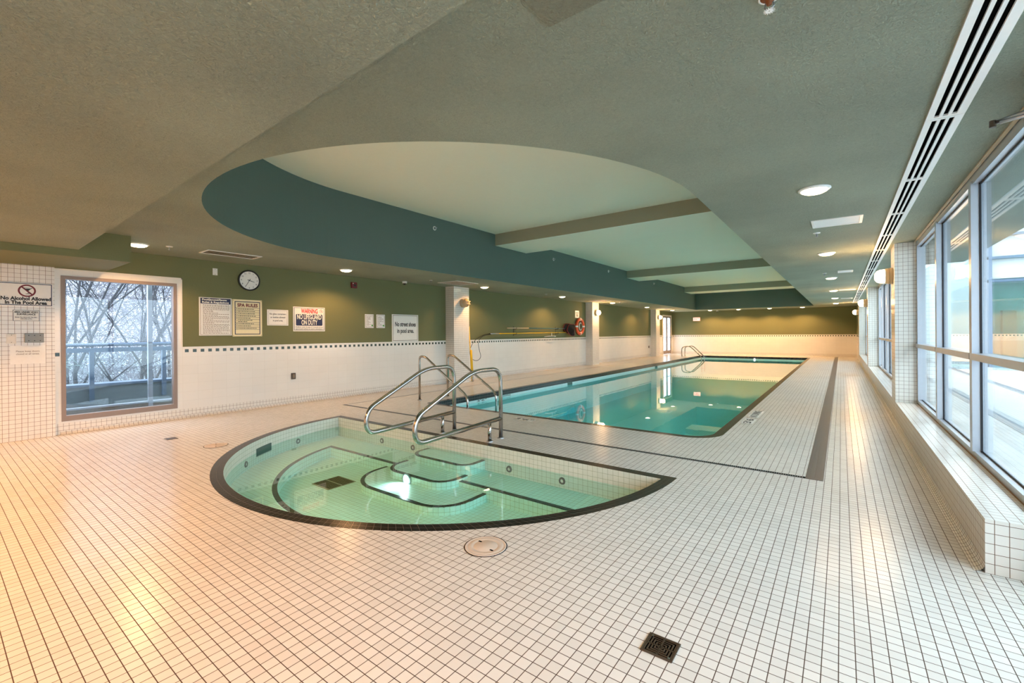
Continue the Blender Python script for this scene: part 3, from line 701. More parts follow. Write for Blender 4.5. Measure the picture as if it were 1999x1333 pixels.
for (x0, x1, y0, y1), lab in (((-.265, .195, 5.95, 6.37), 'white rectangular access panel, nearest of those in the right ceiling'), ((-.05, .20, 11.2, 11.6), 'white rectangular access panel, second along the right ceiling'),
                           ((-.05, .35, 16.3, 16.7), 'white rectangular access panel, third along the right ceiling'), ((-.0, .35, 20.6, 21.0), 'white rectangular access panel, farthest along the right ceiling')):
    vent('access_panel', x0, x1, y0, y1, lab, M['lid_white'], 0, cat='panel')
# linear slot diffuser
t = thing('slot_diffuser', 'long white three-slot air diffuser running along the ceiling by the windows', 'vent', (.48, 13, H))
joints = [3.51+1.30*k for k in range(-2, 17)]
for a, b_ in zip(joints, joints[1:]):
    bm = nb(); x0, x1 = .400, .565; e = .012
    xs = [x0+.022, x0+.022+.022]; cols = [(x0, x0+.032), (x0+.054, x0+.069), (x0+.091, x0+.106), (x0+.128, x1)]
    for p_, q_ in cols: box(bm, (p_, a+.002, H-.012), (q_, b_-.002, H))
    for p_, q_ in zip(cols, cols[1:]):
        box(bm, (p_[1], a+.002, H-.012), (q_[0], a+.026, H)); box(bm, (p_[1], b_-.026, H-.012), (q_[0], b_-.002, H))
    obj('diffuser_section', loc(bm, t), M['whitep'], t)
bm = mkbox((.405, joints[0], H-.002), (.56, joints[-1], H)); obj('dark_slot', loc(bm, t), M['dark'], t)
# sprinklers
def sprinkler(x, y, lab, zc=H, grp='sprinkler heads in the ceiling'):
    t = thing('sprinkler_head', lab, 'sprinkler', (x, y, zc), grp)
    b = nb(); lathe(b, [(.040, 0), (.038, -.006), (.014, -.010), (0, -.010)], (0, 0, 0), EZ, 24); obj('escutcheon', b, M['whitep'], t, True)
    b = nb(); tube(b, [(0, 0, -.008), (0, 0, -.045)], .006, 8); tube(b, [(-.012, 0, -.012), (-.012, 0, -.035), (0, 0, -.048)], .003, 6); tube(b, [(.012, 0, -.012), (.012, 0, -.035), (0, 0, -.048)], .003, 6)
    lathe(b, [(.019, -.048), (.019, -.051), (0, -.051)], (0, 0, 0), EZ, 16); obj('deflector', b, M['steel2'], t)
sprinkler(-7.40, 2.05, 'small white ceiling sprinkler left of the clock, beside the first ceiling light')
sprinkler(-7.53, 7.0, 'small ceiling sprinkler above the no street shoes sign')
sprinkler(-7.45, 11.8, 'small ceiling sprinkler above the pool net poles')
sprinkler(-7.2, 17.0, 'small ceiling sprinkler just beyond the second left pillar')
sprinkler(-7.3, 23.2, 'small ceiling sprinkler near the third left pillar')
sprinkler(-.24, 6.72, 'small ceiling sprinkler just beyond the nearest white access panel')
sprinkler(-.28, 11.5, 'small ceiling sprinkler beside the second white access panel')
# exposed rusty sprinkler nearest the camera
t = thing('sprinkler_head', 'rust-stained open sprinkler with white toothed deflector at the top edge', 'sprinkler', (-.205, 1.87, H))
b = nb(); lathe(b, [(.034, 0), (.036, -.004), (.030, -.006), (.029, 0)], (0, 0, 0), EZ, 28); obj('escutcheon', b, M['whitep'], t, True)
b = nb(); cyl(b, (0, 0, -.004), EZ, .029, .003, 24); lathe(b, [(.013, 0), (.013, -.02), (.009, -.024), (.009, -.03), (0, -.03)], (0, 0, 0), EZ, 14); obj('pipe_end', b, M['rust'], t, True)
b = nb(); tube(b, [(-.012, 0, -.022), (-.015, 0, -.038), (0, 0, -.050)], .0025, 8); tube(b, [(.012, 0, -.022), (.015, 0, -.038), (0, 0, -.050)], .0025, 8); obj('yoke', b, M['steel2'], t)
b = nb(); lathe(b, [(.003, -.052), (.012, -.052), (.012, -.053), (.003, -.053)], (0, 0, 0), EZ, 20)
for k in range(14):
    a = 2*PI*k/14; box(b, (-.0014, .010, -.0532), (.0014, .019, -.0520)); bmesh.ops.rotate(b, verts=b.verts[-8:], cent=(0, 0, 0), matrix=Matrix.Rotation(a, 3, 'Z'))
obj('deflector', b, M['whitep'], t)
# side-wall sprinklers in the coffer
for y, zz, lab in ((6.12, 3.40, 'small sidewall sprinkler on the teal coffer wall before the first beam'), (10.65, 3.37, 'small sidewall sprinkler on the teal coffer wall just past the first beam'), (14.3, 3.43, 'small sidewall sprinkler on the teal coffer wall before the second beam'), (18.94, 3.40, 'small sidewall sprinkler on the teal coffer wall past the second beam')):
    t = thing('sidewall_sprinkler', lab, 'sprinkler', (CO[0], y, zz), 'sidewall sprinklers in the coffer')
    b = nb(); lathe(b, [(.042, 0), (.040, .008), (.028, .010), (.026, 0)], (0, 0, 0), EX, 24); obj('escutcheon', b, M['whitep'], t, True)
    b = nb(); tube(b, [(0, 0, 0), (.05, 0, 0)], .008, 8); box(b, (.05, -.018, -.004), (.054, .018, .014)); obj('nozzle', b, M['steel2'], t)

# ================================================================== things on the left wall
def board(name, lab, cat, y0, y1, z0, z1, m, x=XL, th=.008, grp=None):
    t = thing(name, lab, cat, (x, (y0+y1)/2, (z0+z1)/2), grp); obj('board', loc(mkbox((x, y0, z0), (x+th, y1, z1), .0015), t), m, t); return t
def border(t, y0, y1, z0, z1, w, m, x, name='border'):
    bm = nb()
    for q in (((x, y0, z0), (x+.001, y0+w, z1)), ((x, y1-w, z0), (x+.001, y1, z1)), ((x, y0+w, z0), (x+.001, y1-w, z0+w)), ((x, y0+w, z1-w), (x+.001, y1-w, z1))): box(bm, *q)
    return obj(name, loc(bm, t), m, t)
def lett(t, s, y, zz, h, m, x, fit=None, bold=.02, name='lettering'):
    return write(t, name, s, (x, y, zz), EY, EZ, h, m, bold, fit=fit)
def smallprint(t, y0, y1, z0, z1, rows, m, x, seed=1, full=.8, name='small_print'):
    rnd = random.Random(seed); bm = nb(); dz = (z1-z0)/rows
    for i in range(rows):
        y = y0; lim = y0+(y1-y0)*(1 if rnd.random() < full else rnd.uniform(.3, .8)); zz = z1-(i+.5)*dz
        while y < lim-.01:
            w = rnd.uniform(.010, .035); box(bm, (x, y, zz-dz*.20), (x+.0006, min(y+w, y1), zz+dz*.20)); y += w+.008
    obj(name, loc(bm, t), m, t)
xf = XL+.009
t = board('rules_sign', 'white pool, jacuzzi and sauna rules sign with navy header, left of the spa rules', 'sign', 2.683, 3.160, 1.300, 1.925, M['sign'])
obj('header_band', loc(mkbox((xf, 2.705, 1.822), (xf+.001, 3.140, 1.912)), t), M['navy'], t)
lett(t, 'Pool/Jacuzzi/Sauna', 2.905, 1.888, .028, M['white_ink'], xf+.002, .36, .055); lett(t, 'Rules & Regulations', 2.92, 1.846, .028, M['white_ink'], xf+.002, .39, .055)
smallprint(t, 2.735, 3.125, 1.33, 1.81, 26, M['inkgrey'], xf, 3); border(t, 2.70, 3.145, 1.312, 1.915, .005, M['inkgrey'], xf)
t = board('rules_sign', 'pale yellow spa rules sign with dark red heading and blue frame', 'sign', 3.172, 3.648, 1.282, 1.918, M['signy'])
border(t, 3.205, 3.615, 1.315, 1.885, .012, M['navy'], xf); lett(t, 'SPA RULES', 3.41, 1.818, .055, M['maroon'], xf+.001, .33, .055)
bm = nb(); zs = [1.775, 1.735, 1.695, 1.655, 1.615, 1.578, 1.520, 1.483, 1.443, 1.403]
for q in zs: box(bm, (xf, 3.217, q-.0025), (xf+.001, 3.603, q+.0025))
obj('rule_lines', loc(bm, t), M['navy'], t)
rnd = random.Random(5); bm = nb()
for a, b_ in zip(zs, zs[1:]):
    rows = 2 if a-b_ > .05 else 1; box(bm, (xf, 3.232, (a+b_)/2-.006), (xf+.001, 3.244, (a+b_)/2+.006))
    for k in range(rows):
        zz = (a+b_)/2+(.012 if rows == 2 else 0)*(1-2*k); y = 3.258; lim = 3.30+rnd.uniform(.1, .27)
        while y < lim: w = rnd.uniform(.012, .03); box(bm, (xf, y, zz-.005), (xf+.001, y+w, zz+.005)); y += w+.008
obj('small_print', loc(bm, t), M['ink'], t)
for a, b_ in ((3.185, 1.90), (3.635, 1.90), (3.185, 1.30), (3.635, 1.30)):
    b = nb(); cyl(b, (xf-.001, a, b_), EX, .005, .003, 12); obj('screw', loc(b, t), M['maroon'], t)
t = board('notice_sign', 'white no glass containers sign between the spa rules and lifeguard warning', 'sign', 3.735, 4.115, 1.475, 1.765, M['sign'])
border(t, 3.757, 4.093, 1.492, 1.748, .003, M['inkgrey'], xf)
for s, zz, f in (('No glass containers', 1.685, .295), ('or bottles allowed', 1.625, .265), ('in pool area.', 1.565, .18)): lett(t, s, 3.925, zz, .034, M['ink'], xf+.001, f, .01)
t = board('warning_sign', 'white warning no lifeguard on duty sign with red heading and navy panel', 'sign', 4.205, 4.845, 1.368, 1.838, M['sign'])
border(t, 4.222, 4.828, 1.388, 1.822, .007, M['navy'], xf); lett(t, 'WARNING', 4.525, 1.755, .088, M['redink'], xf+.001, .335, .045)
b = nb(); place(bb := nb(), (0, 0, 0), EX, EY); bb.free(); lathe(b, [(.036, 0), (.036, .001), (.031, .001), (.031, 0)], (xf, 4.765, 1.765), EX, 28); tube(b, [(xf, 4.742, 1.79), (xf, 4.788, 1.74)], .0025, 6); obj('prohibition_symbol', loc(b, t), M['redink'], t)
b = nb(); cyl(b, (xf, 4.772, 1.776), EX, .006, .0008, 12); tube(b, [(xf, 4.752, 1.755), (xf, 4.768, 1.767), (xf, 4.782, 1.752)], .003, 6); obj('swimmer_symbol', loc(b, t), M['ink'], t)
b = nb(); P = rounded([(4.258, 1.478), (4.792, 1.478), (4.792, 1.698), (4.258, 1.698)], [.02]*4, 5); b.faces.new([b.verts.new((xf+.0006, p[0], p[1])) for p in P]); obj('navy_panel', loc(b, t), M['navy'], t)
lett(t, 'NO LIFEGUARD', 4.525, 1.643, .094, M['white_ink'], xf+.0015, .49, .035); lett(t, 'ON DUTY', 4.525, 1.535, .094, M['white_ink'], xf+.0015, .32, .035)
lett(t, 'Children under the age of 14 should not use', 4.525, 1.450, .020, M['ink'], xf+.001, .545, .02); lett(t, 'spa or pool without an adult in attendance.', 4.525, 1.414, .020, M['ink'], xf+.001, .545, .02)
for y0, y1, lab in ((5.775, 5.995, 'small framed certificate with green seal, left one of the pair'), (6.070, 6.295, 'small framed certificate with green seal, right one beside the street shoes sign')):
    t = board('certificate', lab, 'certificate', y0, y1, 1.442, 1.742, M['whitep']); w = y1-y0
    border(t, y0+.014, y1-.014, 1.460, 1.724, .007, M['inkgrey'], xf); smallprint(t, y0+.04, y1-.04, 1.49, 1.70, 10, M['inkgrey'], xf, int(y0*10), .3)
    b = nb(); cyl(b, (xf, y1-.040, 1.496), EX, .019, .001, 20); obj('seal', loc(b, t), M['green_seal'], t)
t = board('notice_sign', 'large white no street shoes in pool area sign resting on the tile band', 'sign', 6.49, 7.275, 1.128, 1.762, M['sign'], th=.012)
border(t, 6.515, 7.25, 1.148, 1.742, .010, M['inkgrey'], xf+.004)
lett(t, 'No street shoes', 6.885, 1.53, .105, M['ink'], xf+.005, .62, .035); lett(t, 'in pool area.', 6.885, 1.375, .105, M['ink'], xf+.005, .50, .035)
# clock
t = thing('wall_clock', 'round white clock with black rim on the green wall', 'clock', (XL, 3.435, 2.256))
b = nb(); lathe(b, [(0, 0), (.165, 0), (.178, .008), (.180, .025), (.170, .040), (.158, .036), (.156, .024)], (0, 0, 0), EX, 48); obj('rim', b, M['black_plastic'], t, True)
b = nb(); lathe(b, [(.157, .022), (0, .022)], (0, 0, 0), EX, 48); obj('face', b, M['sign'], t)
for i in range(1, 13):
    a = PI/2-2*PI*i/12; b = text_bm(str(i), .026, .015); place(b, (.0235, .128*math.cos(a), .128*math.sin(a)), EY, EZ); obj('numeral', b, M['ink'], t)
def hand(ang, L, w):
    b = nb(); d = Vector((0, math.sin(ang), math.cos(ang))); n_ = Vector((0, d.z, -d.y)); q = [-d*.03+n_*w, -d*.03-n_*w, d*L-n_*w*.6, d*L+n_*w*.6]
    b.faces.new([b.verts.new(v+Vector((.028, 0, 0))) for v in q]); return b
obj('minute_hand', hand(2*PI*35/60, .125, .005), M['ink'], t); obj('hour_hand', hand(2*PI*(3+35/60)/12, .085, .006), M['ink'], t)
# small wall fittings
t = thing('blank_plate', 'small white blank wall plate high on the wall left of the clock', 'wall plate', (XL, 2.916, 2.354)); obj('plate', mkbox((0, -.035, -.056), (.008, .035, .056), .002), M['white_plastic'], t)
for k in (-.04, .04): b = nb(); cyl(b, (.008, 0, k), EX, .005, .001, 10); obj('screw', b, M['inkgrey'], t)
t = thing('fire_alarm', 'dark red square fire alarm sounder high on the green wall', 'alarm', (XL, 5.50, 2.345)); obj('housing', mkbox((0, -.065, -.062), (.045, .065, .062), .006), M['redbox'], t)
b = nb(); lathe(b, [(.026, .045), (.024, .052), (0, .054)], (0, 0.01, -.005), EX, 20); obj('sounder_grille', b, M['black_plastic'], t); b = nb(); lathe(b, [(.012, .045), (.010, .055), (0, .058)], (0, -.035, .035), EX, 14); obj('strobe', b, M['white_plastic'], t, True)
def camera_dome(x, y, lab, zc=H):
    t = thing('security_camera', lab, 'camera', (x, y, zc)); b = nb(); lathe(b, [(.0, 0), (.055, 0), (.055, -.045), (.045, -.05), (0, -.05)], (0, 0, 0), EZ, 24); obj('housing', b, M['white_plastic'], t, True)
    b = nb(); lathe(b, [(.040, -.050), (.034, -.068), (.018, -.082), (0, -.086)], (0, 0, 0), EZ, 20); obj('dome', b, M['black_plastic'], t, True)
camera_dome(-8.15, 6.75, 'white dome security camera at the top of the left wall'); camera_dome(-5.72, 27.45, 'small dome security camera above the far wall')
def outlet(y, zz, lab):
    t = thing('outlet_box', lab, 'outlet', (XL, y, zz)); obj('cover', mkbox((0, -.038, -.058), (.03, .038, .058), .004), M['grate'], t); b = nb(); box(b, (.03, -.02, -.035), (.033, .02, .035)); obj('flap', b, M['inkgrey'], t)
outlet(4.20, .525, 'small brown outlet box on the white tiles below the warning sign'); outlet(23.4, .52, 'small brown outlet box on the tiles just before the third left pillar')
# pillar signs at far left
xp = XL+.045; xq = xp+.007
t = board('prohibition_sign', 'no alcohol allowed sign with crossed-out martini glass at the left edge', 'sign', .14, 1.035, 1.690, 1.985, M['sign'], xp, .006)
border(t, .152, 1.025, 1.698, 1.976, .008, M['navy'], xq)
lett(t, 'No Alcohol Allowed', .800, 1.782, .043, M['ink'], xq+.001, .43, .06); lett(t, 'In The Pool Area', .800, 1.731, .043, M['ink'], xq+.001, .36, .06)
b = nb(); Rr = .078; lathe(b, [(Rr, 0), (Rr, .0012), (Rr-.017, .0012), (Rr-.017, 0)], (xq, .805, 1.883), EX, 40); d = Vector((0, .68, -.73))*(Rr-.01); n_ = Vector((0, .73, .68))*.008; cc = Vector((xq+.0018, .805, 1.883))
b.faces.new([b.verts.new(cc+v) for v in (d+n_, d-n_, -d-n_, -d+n_)]); obj('prohibition_ring', loc(b, t), M['maroon'], t)
b = nb(); cc = Vector((xq+.001, .815, 1.883)); b.faces.new([b.verts.new(cc+Vector((0, *v))) for v in ((-.030, .027), (.030, .027), (0, 0))]); box(b, cc+Vector((-.0005, -.038, .034)), cc+Vector((.0005, .038, .038))); box(b, cc+Vector((-.0005, -.0025, -.036)), cc+Vector((.0005, .0025, .004))); box(b, cc+Vector((-.0005, -.022, -.042)), cc+Vector((.0005, .022, -.036)))
for s in (-1, 1): tube(b, [cc+Vector((0, s*.036, .036)), cc], .0018, 5)
obj('martini_glass', loc(b, t), M['ink'], t)
t = board('surveillance_sign', 'small white area under video surveillance sign on the mosaic wall', 'sign', .682, .915, 1.497, 1.640, M['sign'], xp, .005)
border(t, .685, .912, 1.500, 1.637, .004, M['navy'], xq-.001)
for s, zz, h, f in (('AREA UNDER VIDEO', 1.612, .021, .205), ('SURVEILLANCE', 1.584, .021, .16), ('Strata Plan BCS1437 The Max', 1.548, .011, .19), ('604-602-6751', 1.527, .011, .10)): lett(t, s, .797, zz, h, M['ink'], xq, f, .05)
t = thing('blank_plate', 'square cream blank plate on the mosaic wall left of the steel plate', 'wall plate', (xp, .672, 1.278)); obj('plate', mkbox((0, -.042, -.062), (.006, .042, .062), .002), M['trim'], t)
for k in (-.045, .045): b = nb(); cyl(b, (.006, 0, k), EX, .004, .001, 10); obj('screw', b, M['inkgrey'], t)
t = thing('steel_box', 'brushed steel cover box with six screws on the mosaic wall', 'wall plate', (xp, .865, 1.285)); obj('cover', mkbox((0, -.083, -.058), (.035, .083, .058), .002), mat('matte_grey_steel', (.24, .27, .28), .5), t)
for a in (-.05, 0, .05):
    for k in (-.033, .033): b = nb(); cyl(b, (.035, a, k), EX, .005, .002, 10); obj('screw', b, M['ink'], t)
t = thing('paper_notice', 'laminated please keep doors closed paper taped below the steel plate', 'notice', (xp, .812, 1.075)); obj('sheet', mkbox((0, -.152, -.115), (.002, .152, .115)), M['sign'], t)
write(t, 'lettering', 'Please keep doors', (xp+.0032, .81, 1.118), EY, EZ, .022, M['inkgrey'], .01, fit=.20); write(t, 'lettering', 'closed at all times.', (xp+.0032, .81, 1.085), EY, EZ, .022, M['inkgrey'], .01, fit=.20)
# pool poles and net on hooks, x about -8.2
xw = XL+.09
t = thing('net_pole', 'yellow telescopic pole with grey grip lying level on wall hooks', 'pole', (xw, 12.0, 1.30))
b = nb(); tube(b, [(xw, 9.95, 1.295), (xw, 10.35, 1.297)], .018, 12); obj('grip', loc(b, t), M['steel2'], t, True)
b = nb(); tube(b, [(xw, 10.35, 1.297), (xw, 14.35, 1.315)], .015, 12); obj('shaft', loc(b, t), M['yellow'], t, True)
b = nb(); P = [(xw, 9.95, 1.295), (xw+.01, 9.6, 1.26), (xw+.02, 9.2, 1.10), (xw+.03, 9.0, .85), (xw+.03, 9.05, .62), (xw+.03, 9.3, .52), (xw+.03, 9.5, .62), (xw+.02, 9.42, .85), (xw+.01, 9.38, 1.05), (xw, 9.55, 1.22), (xw, 9.95, 1.28)]
tube(b, fillet(P, .3, 6), .0075, 8); obj('body_hook_loop', loc(b, t), M['black_plastic'], t, True)
t = thing('net_pole', 'teal telescopic pole with cream grip on hooks above the yellow pole', 'pole', (xw, 12.6, 1.45))
b = nb(); tube(b, [(xw+.01, 10.75, 1.462), (xw+.01, 11.9, 1.466)], .018, 12); obj('grip', loc(b, t), M['brass'], t, True)
b = nb(); tube(b, [(xw+.01, 11.9, 1.466), (xw+.01, 14.25, 1.46)], .015, 12); obj('shaft', loc(b, t), M['tealp'], t, True)
def leafnet(yc, zc, dx, lab, w, hgt):
    t = thing('leaf_net', lab, 'net', (xw+dx, yc, zc), 'leaf nets at the pole ends')
    F2 = [(0, -.14*w), (.5, -.22*w), (.62, -.05), (.55, .12*w), (.1, .10*w)]
    P = fillet([Vector((xw+dx, yc-.02, zc)), Vector((xw+dx, yc+.10*w, zc+hgt)), Vector((xw+dx, yc+.62*w, zc+hgt*1.05)), Vector((xw+dx, yc+.52*w, zc-.02)), Vector((xw+dx, yc+.58*w, zc-hgt)), Vector((xw+dx, yc+.25*w, zc-hgt*.98)), Vector((xw+dx, yc-.02, zc))], .12, 6)
    b = nb(); tube(b, P, .013, 10); obj('hoop', loc(b, t), M['redbox'], t, True)
    b = nb(); ctr = Vector((xw+dx+.10, yc+.33*w, zc-.02)); vs = [b.verts.new(p) for p in P[:-1]]; c1 = [b.verts.new(p*.45+ctr*.55+Vector((.0, 0, 0))) for p in P[:-1]]; cv = b.verts.new(ctr+Vector((.02, 0, 0)))
    for i in range(len(vs)):
        j = (i+1) % len(vs); b.faces.new((vs[i], vs[j], c1[j], c1[i])); b.faces.new((c1[i], c1[j], cv))
    obj('mesh_bag', loc(b, t), M['net'], t, True)
leafnet(14.2, 1.46, -.02, 'black leaf net behind, at the end of the teal pole', .95, .18); leafnet(14.35, 1.40, .06, 'black leaf net with dark red rim at the end of the yellow pole', 1.0, .22)
t = thing('pole_hook', 'small white bracket hanging under the poles near the nets', 'bracket', (xw, 13.3, 1.25)); b = nb(); tube(b, [(xw, 13.35, 1.33), (xw, 13.35, 1.20)], .009, 8); tube(b, fillet([(XL, 13.0, 1.17), (xw+.03, 13.1, 1.19), (xw+.03, 13.6, 1.19), (XL, 13.7, 1.17)], .06), .011, 8); obj('bracket', loc(b, t), M['whitep'], t)
for y, lab in ((11.2, 'black wall hook holding the left ends of both poles'), (13.75, 'black wall hook holding the right ends of both poles')):
    t = thing('wall_hook', lab, 'hook', (XL, y, 1.38)); b = nb(); tube(b, [(XL, y, 1.52), (XL, y, 1.22)], .01, 8)
    for zz in (1.44, 1.275): tube(b, fillet([(XL, y, zz), (xw+.03, y, zz-.004), (xw+.03, y, zz+.05)], .02), .007, 8)
    obj('hook', loc(b, t), M['black_plastic'], t)
# life ring
t = thing('life_ring', 'orange life ring hanging on the green wall before the second pillar', 'life ring', (XL+.06, 15.52, 1.55))
b = nb(); n1, n2 = 40, 14; R_, r_ = .28, .062; g = [[b.verts.new((r_*math.sin(2*PI*j/n2)*.8, (R_+r_*math.cos(2*PI*j/n2))*math.cos(2*PI*i/n1), (R_+r_*math.cos(2*PI*j/n2))*math.sin(2*PI*i/n1))) for j in range(n2)] for i in range(n1)]
for i in range(n1):
    for j in range(n2): b.faces.new((g[i][j], g[(i+1) % n1][j], g[(i+1) % n1][(j+1) % n2], g[i][(j+1) % n2]))
bmesh.ops.recalc_face_normals(b, faces=b.faces); obj('ring', b, M['orange'], t, True)
for k in range(4):
    a = k*PI/2; b = nb(); lathe(b, [(r_+.004, -.03), (r_+.006, 0), (r_+.004, .03)], (0, R_*math.cos(a), R_*math.sin(a)), (0, -math.sin(a), math.cos(a)), 16); bmesh.ops.scale(b, vec=(.84, 1, 1), verts=b.verts); obj('strap', b, M['whitep'], t, True)
b = nb(); rr = random.Random(4)
for k in range(3):
    P = [(.02+.01*k, .13*math.cos(a)*(1-.1*k), .16*math.sin(a)*(1-.1*k)) for a in [2*PI*i/24 for i in range(25)]]; tube(b, P, .008, 6)
obj('coiled_rope', b, M['rope'], t, True)
t = thing('safety_notice', 'small white printed notice on the wall above the life ring', 'notice', (XL, 15.4, 2.03)); obj('sheet', mkbox((0, -.16, -.14), (.003, .16, .14)), M['sign'], t); smallprint_t = t
bm = nb()
for zz, w in ((.05, .12), (-.02, .09), (-.07, .07)): box(bm, (.003, -w, zz-.018), (.004, w, zz+.018))
obj('small_print', bm, M['inkgrey'], t)
# yellow rescue tube/pole leaning behind the nearest left pillar
t = thing('rescue_pole', 'yellow pole with thicker yellow foam sleeve leaning behind the nearest left pillar', 'pole', (-8.05, 8.92, 0))
b = nb(); tube(b, [(-8.02, 8.92, 0.02), (-8.02, 8.90, .20), (-8.06, 8.86, 1.5)], .013, 10); obj('shaft', loc(b, t), M['yellow'], t, True)
b = nb(); tube(b, [(-8.02, 8.935, .24), (-8.03, 8.895, .86)], .033, 12); obj('foam_sleeve', loc(b, t), M['yellow'], t, True)
b = nb(); tube(b, [(-8.02, 8.94, 0.0), (-8.02, 8.935, .15)], .03, 12); obj('rubber_foot', loc(b, t), M['steel2'], t, True)
# exit sign on far wall
t = thing('exit_sign', 'small glowing red exit sign on the far green wall', 'exit sign', (-6.88, YF, 2.06)); obj('housing', mkbox((-.21, -.05, -.115), (.21, 0, .115), .006), M['brass'], t); obj('face', mkbox((-.18, -.054, -.09), (.18, -.05, .09)), M['exitm'], t)
write(None, 'lettering', 'EXIT', (0, -.056, 0), EX, EZ, .12, M['redink'], .02, fit=.28).parent = t
# door closer arm at the upper right
t = thing('door_closer', 'grey metal door closer arm reaching in at the upper right edge', 'door closer', (XG, 3.45, 2.44))
b = nb(); tube(b, [(.672, 3.50, 2.425), (.845, 3.37, 2.43)], .0105, 10); obj('arm', loc(b, t), M['steel2'], t, True)
b = nb(); tube(b, [(.69, 3.47, 2.412), (.845, 3.40, 2.412)], .009, 10); obj('lower_arm', loc(b, t), M['alu'], t, True)
b = nb(); cyl(b, (.668, 3.498, 2.402), EZ, .014, .036, 14); obj('pivot', loc(b, t), M['grate'], t)
obj('closer_body', loc(mkbox((.80, 3.05, 2.40), (.845, 3.34, 2.46), .005), t), M['alu'], t)

# ================================================================== outside, left window
struct('floor_balcony', mkbox((-10.4, -6, -.12), (XL-.10, 9, .09)), M['mud'])
t = thing('balcony_curb', 'pale grey concrete curb under the railing outside the left window', 'curb', (-9.7, 2, 0)); obj('upstand', loc(mkbox((-9.9, -6, .0), (-9.62, 9, .53)), t), M['curb'], t); obj('capping', loc(mkbox((-9.92, -6, .50), (-9.60, 9, .535)), t), M['bluesteel'], t)
tag(obj('outer_sill', mkbox((-8.80, -1, .06), (-8.66, 8, .262)), M['tan']), 'weathered tan ledge just outside the left window', 'ledge')
tag(obj('outer_track', mkbox((-8.76, -1, .262), (-8.66, 8, .285)), M['alu']), 'thin pale metal track on the outer ledge', 'track')
t = thing('balcony_railing', 'blue-grey metal balcony railing with glass panels outside the left window', 'railing', (-9.6, 2, .5))
b = nb(); tube(b, [(-9.6, -6, 1.165), (-9.6, 9, 1.165)], .028, 14); obj('top_rail', loc(b, t), M['bluesteel'], t, True)
obj('lower_rail', loc(mkbox((-9.62, -6, 1.045), (-9.58, 9, 1.115)), t), M['bluesteel'], t)
for y in (-.06, 1.625, 2.56, 3.9): obj('railing_post', loc(mkbox((-9.60, y-.028, .26), (-9.55, y+.028, 1.06)), t), M['bluesteel'], t)
for a, b_ in ((-.03, 1.59), (1.66, 2.53), (2.59, 3.87)): obj('glass_panel', loc(mkbox((-9.612, a, .56), (-9.604, b_, 1.04)), t), M['glass'], t)
t = thing('planter', 'dark pot with drooping grey-green plant at the left edge of the window', 'planter', (-9.2, 1.17, .06))
b = nb(); lathe(b, [(0, 0), (.07, 0), (.10, .45), (.16, .80), (.15, .80), (0, .78)], (0, 0, 0), EZ, 20); obj('pot', b, M['pot'], t, True)
b = nb(); rr = random.Random(9)
for k in range(26):
    a = rr.uniform(0, 2*PI); L = rr.uniform(.15, .38); tube(b, [(0, 0, .78), (.5*L*math.cos(a), .5*L*math.sin(a), .78+.12*rr.random()), (L*math.cos(a), L*math.sin(a), .72+rr.uniform(-.1, .1))], .008, 4, r2=.002)
obj('foliage', b, M['leaf'], t)
struct('ground_left', mkbox((-90, -60, -3.6), (-10.4, 80, -3.5)), M['frost'])
def tree(x, y, h, r, seed, lab, depth=6, lean=(0, 0)):
    rr = random.Random(seed); t = thing('bare_tree', lab, 'tree', (x, y, -3.5), 'bare winter trees outside the left window'); trunk = nb(); tw = nb()
    def grow(p, d, L, r0, k):
        q = p+d*L*.5+Vector((rr.uniform(-.06, .06), rr.uniform(-.06, .06), 0))*L; e = p+d*L
        tube(trunk if k > depth-3 else tw, [p, q, e], r0, 5 if k > depth-3 else 3, r2=r0*.68, cap=False)
        if k == 0: return
        for i in range(rr.choice((2, 3, 3)) if k < depth else 3):
            nd = (d+Vector((rr.uniform(-1, 1), rr.uniform(-1, 1), rr.uniform(-.25, .55)))*(.55 if k > 2 else .75)).normalized(); grow(e if i < 2 else q, nd, L*rr.uniform(.62, .86), r0*rr.uniform(.5, .68), k-1)
    grow(Vector((0, 0, 0)), Vector((lean[0], lean[1], 1)).normalized(), h, r, depth); obj('trunk', trunk, M['bark'], t, True); obj('twigs', tw, M['twigm'] if seed % 2 else M['bark'], t)
tree(-13.2, 2.10, 4.0, .055, 3, 'bare forked tree nearest the left window, behind the left railing post', 7, (.0, -.03))
tree(-15.5, 1.80, 3.6, .06, 5, 'bare tree with upright trunk seen at the left side of the window', 7)
tree(-17.0, 3.2, 3.9, .06, 8, 'slanting bare tree seen in the middle of the left window', 7, (0, .22))
tree(-16.0, 4.3, 3.8, .05, 12, 'bare tree seen at the right side of the left window', 7, (0, -.12))
tree(-21.0, 4.6, 4.0, .08, 14, 'bare tree farther behind the middle of the left window', 7, (0, .1))
tree(-24.0, 6.6, 4.2, .08, 18, 'farthest bare tree behind the right of the left window', 7)
tree(-23.0, 3.2, 4.2, .08, 21, 'farthest bare tree behind the left of the left window', 7)
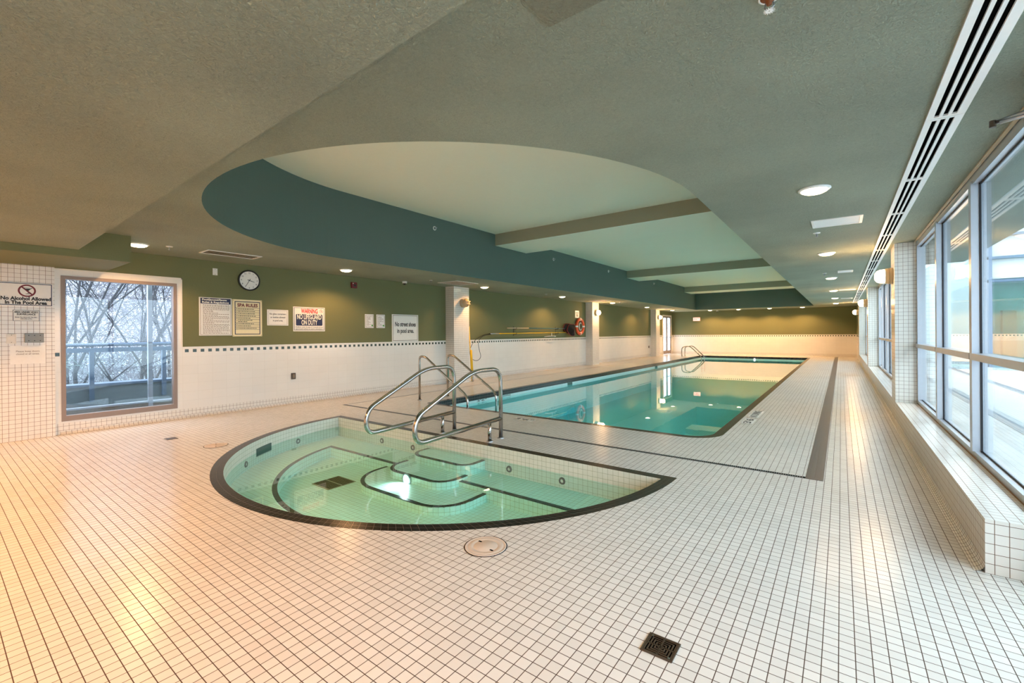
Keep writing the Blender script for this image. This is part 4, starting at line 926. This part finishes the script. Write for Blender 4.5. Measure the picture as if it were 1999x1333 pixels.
def thicket(seed, n, xa, xb, r, m, lab):
    b = nb(); rr = random.Random(seed)
    for k in range(n):
        x = rr.uniform(xa, xb); y = -x*rr.uniform(.10, .33); zz = rr.uniform(-3.2, 4.2); L = rr.uniform(.5, 1.8); d = Vector((rr.uniform(-.3, .3), rr.uniform(-1, 1), rr.uniform(-.1, 1.1))).normalized(); m_ = Vector((x, y, zz))
        c1 = m_+d*L*.5+Vector((0, 0, rr.uniform(-.12, .2))); e = m_+d*L
        tube(b, [m_, c1, e], r, 3, r2=r*.4, cap=False)
        for j in range(3):
            p = m_+(e-m_)*rr.uniform(.2, .9); dd = (d+Vector((0, rr.uniform(-1, 1), rr.uniform(-.5, .8)))).normalized(); tube(b, [p, p+dd*L*.4], r*.5, 3, r2=r*.3, cap=False)
    tag(obj('thicket', b, m), lab, 'thicket', kind='stuff')
thicket(31, 4200, -36, -22, .012, M['twig'], 'pale frosty tangle of bare branches far behind the trees outside the left window')
thicket(32, 700, -20, -14, .006, M['twigm'], 'fine dark bare twigs between the trees outside the left window')

# ================================================================== outside, right side
t = tag(obj('entrance_canopy', mkbox((XG+.10, -6, 2.72), (2.05, 13, 2.95)), mat('grey_green_canopy', (.10, .13, .12), .7)), 'grey flat canopy outside above the right windows', 'canopy')
struct('ground_right', mkbox((XG+.09, -30, -.2), (60, 90, .13)), M['concrete'])
M['bandst'] = mat('blue_grey_paving_band', (.20, .24, .28), .8)
tag(obj('paving_band', mkbox((1.62, -5, .13), (1.74, 60, .134)), M['bandst']), 'narrow grey paving band nearest the windows on the outside terrace', 'paving')
tag(obj('paving_band', mkbox((2.62, -5, .13), (2.78, 60, .134)), M['bandst']), 'narrow grey paving band farther out on the outside terrace', 'paving')
t = thing('glazed_building', 'glass-fronted building across the terrace seen through the right windows', 'building', (6.8, 22, 0))
obj('wall', loc(mkbox((3.75, 20.3, 0), (14, 34, 4.7)), t), M['render_wall'], t)
obj('green_interior_wall', loc(mkbox((3.76, 20.25, .3), (13.9, 20.3, 2.75)), t), M['greenwall'], t)
obj('cabinet', loc(mkbox((4.0, 20.0, .1), (4.3, 20.25, 1.9)), t), M['board'], t)
for i in range(7):
    x0 = 3.72+i*1.0 if i else 3.72
    w = obj('window', loc(mkbox((x0+.06, 20.14, 2.90), (x0+.94, 20.18, 3.50)), t), M['whitep'], t); w = obj('window', loc(mkbox((x0+.06, 20.14, 3.56), (x0+.94, 20.18, 4.2)), t), M['whitep'], t)
    obj('shopfront_pane', loc(mkbox((x0+.06, 19.98, .2), (x0+.94, 19.99, 2.78)), t), M['glass2'], t)
b = nb()
for i in range(8): box(b, (3.70+i, 19.96, .1), (3.78+i, 20.16, 4.3))
for zz in (2.78, 3.50, 4.2, .13): box(b, (3.70, 19.95, zz), (11, 20.17, zz+.08))
obj('facade_frame', loc(b, t), M['bluesteel'], t)
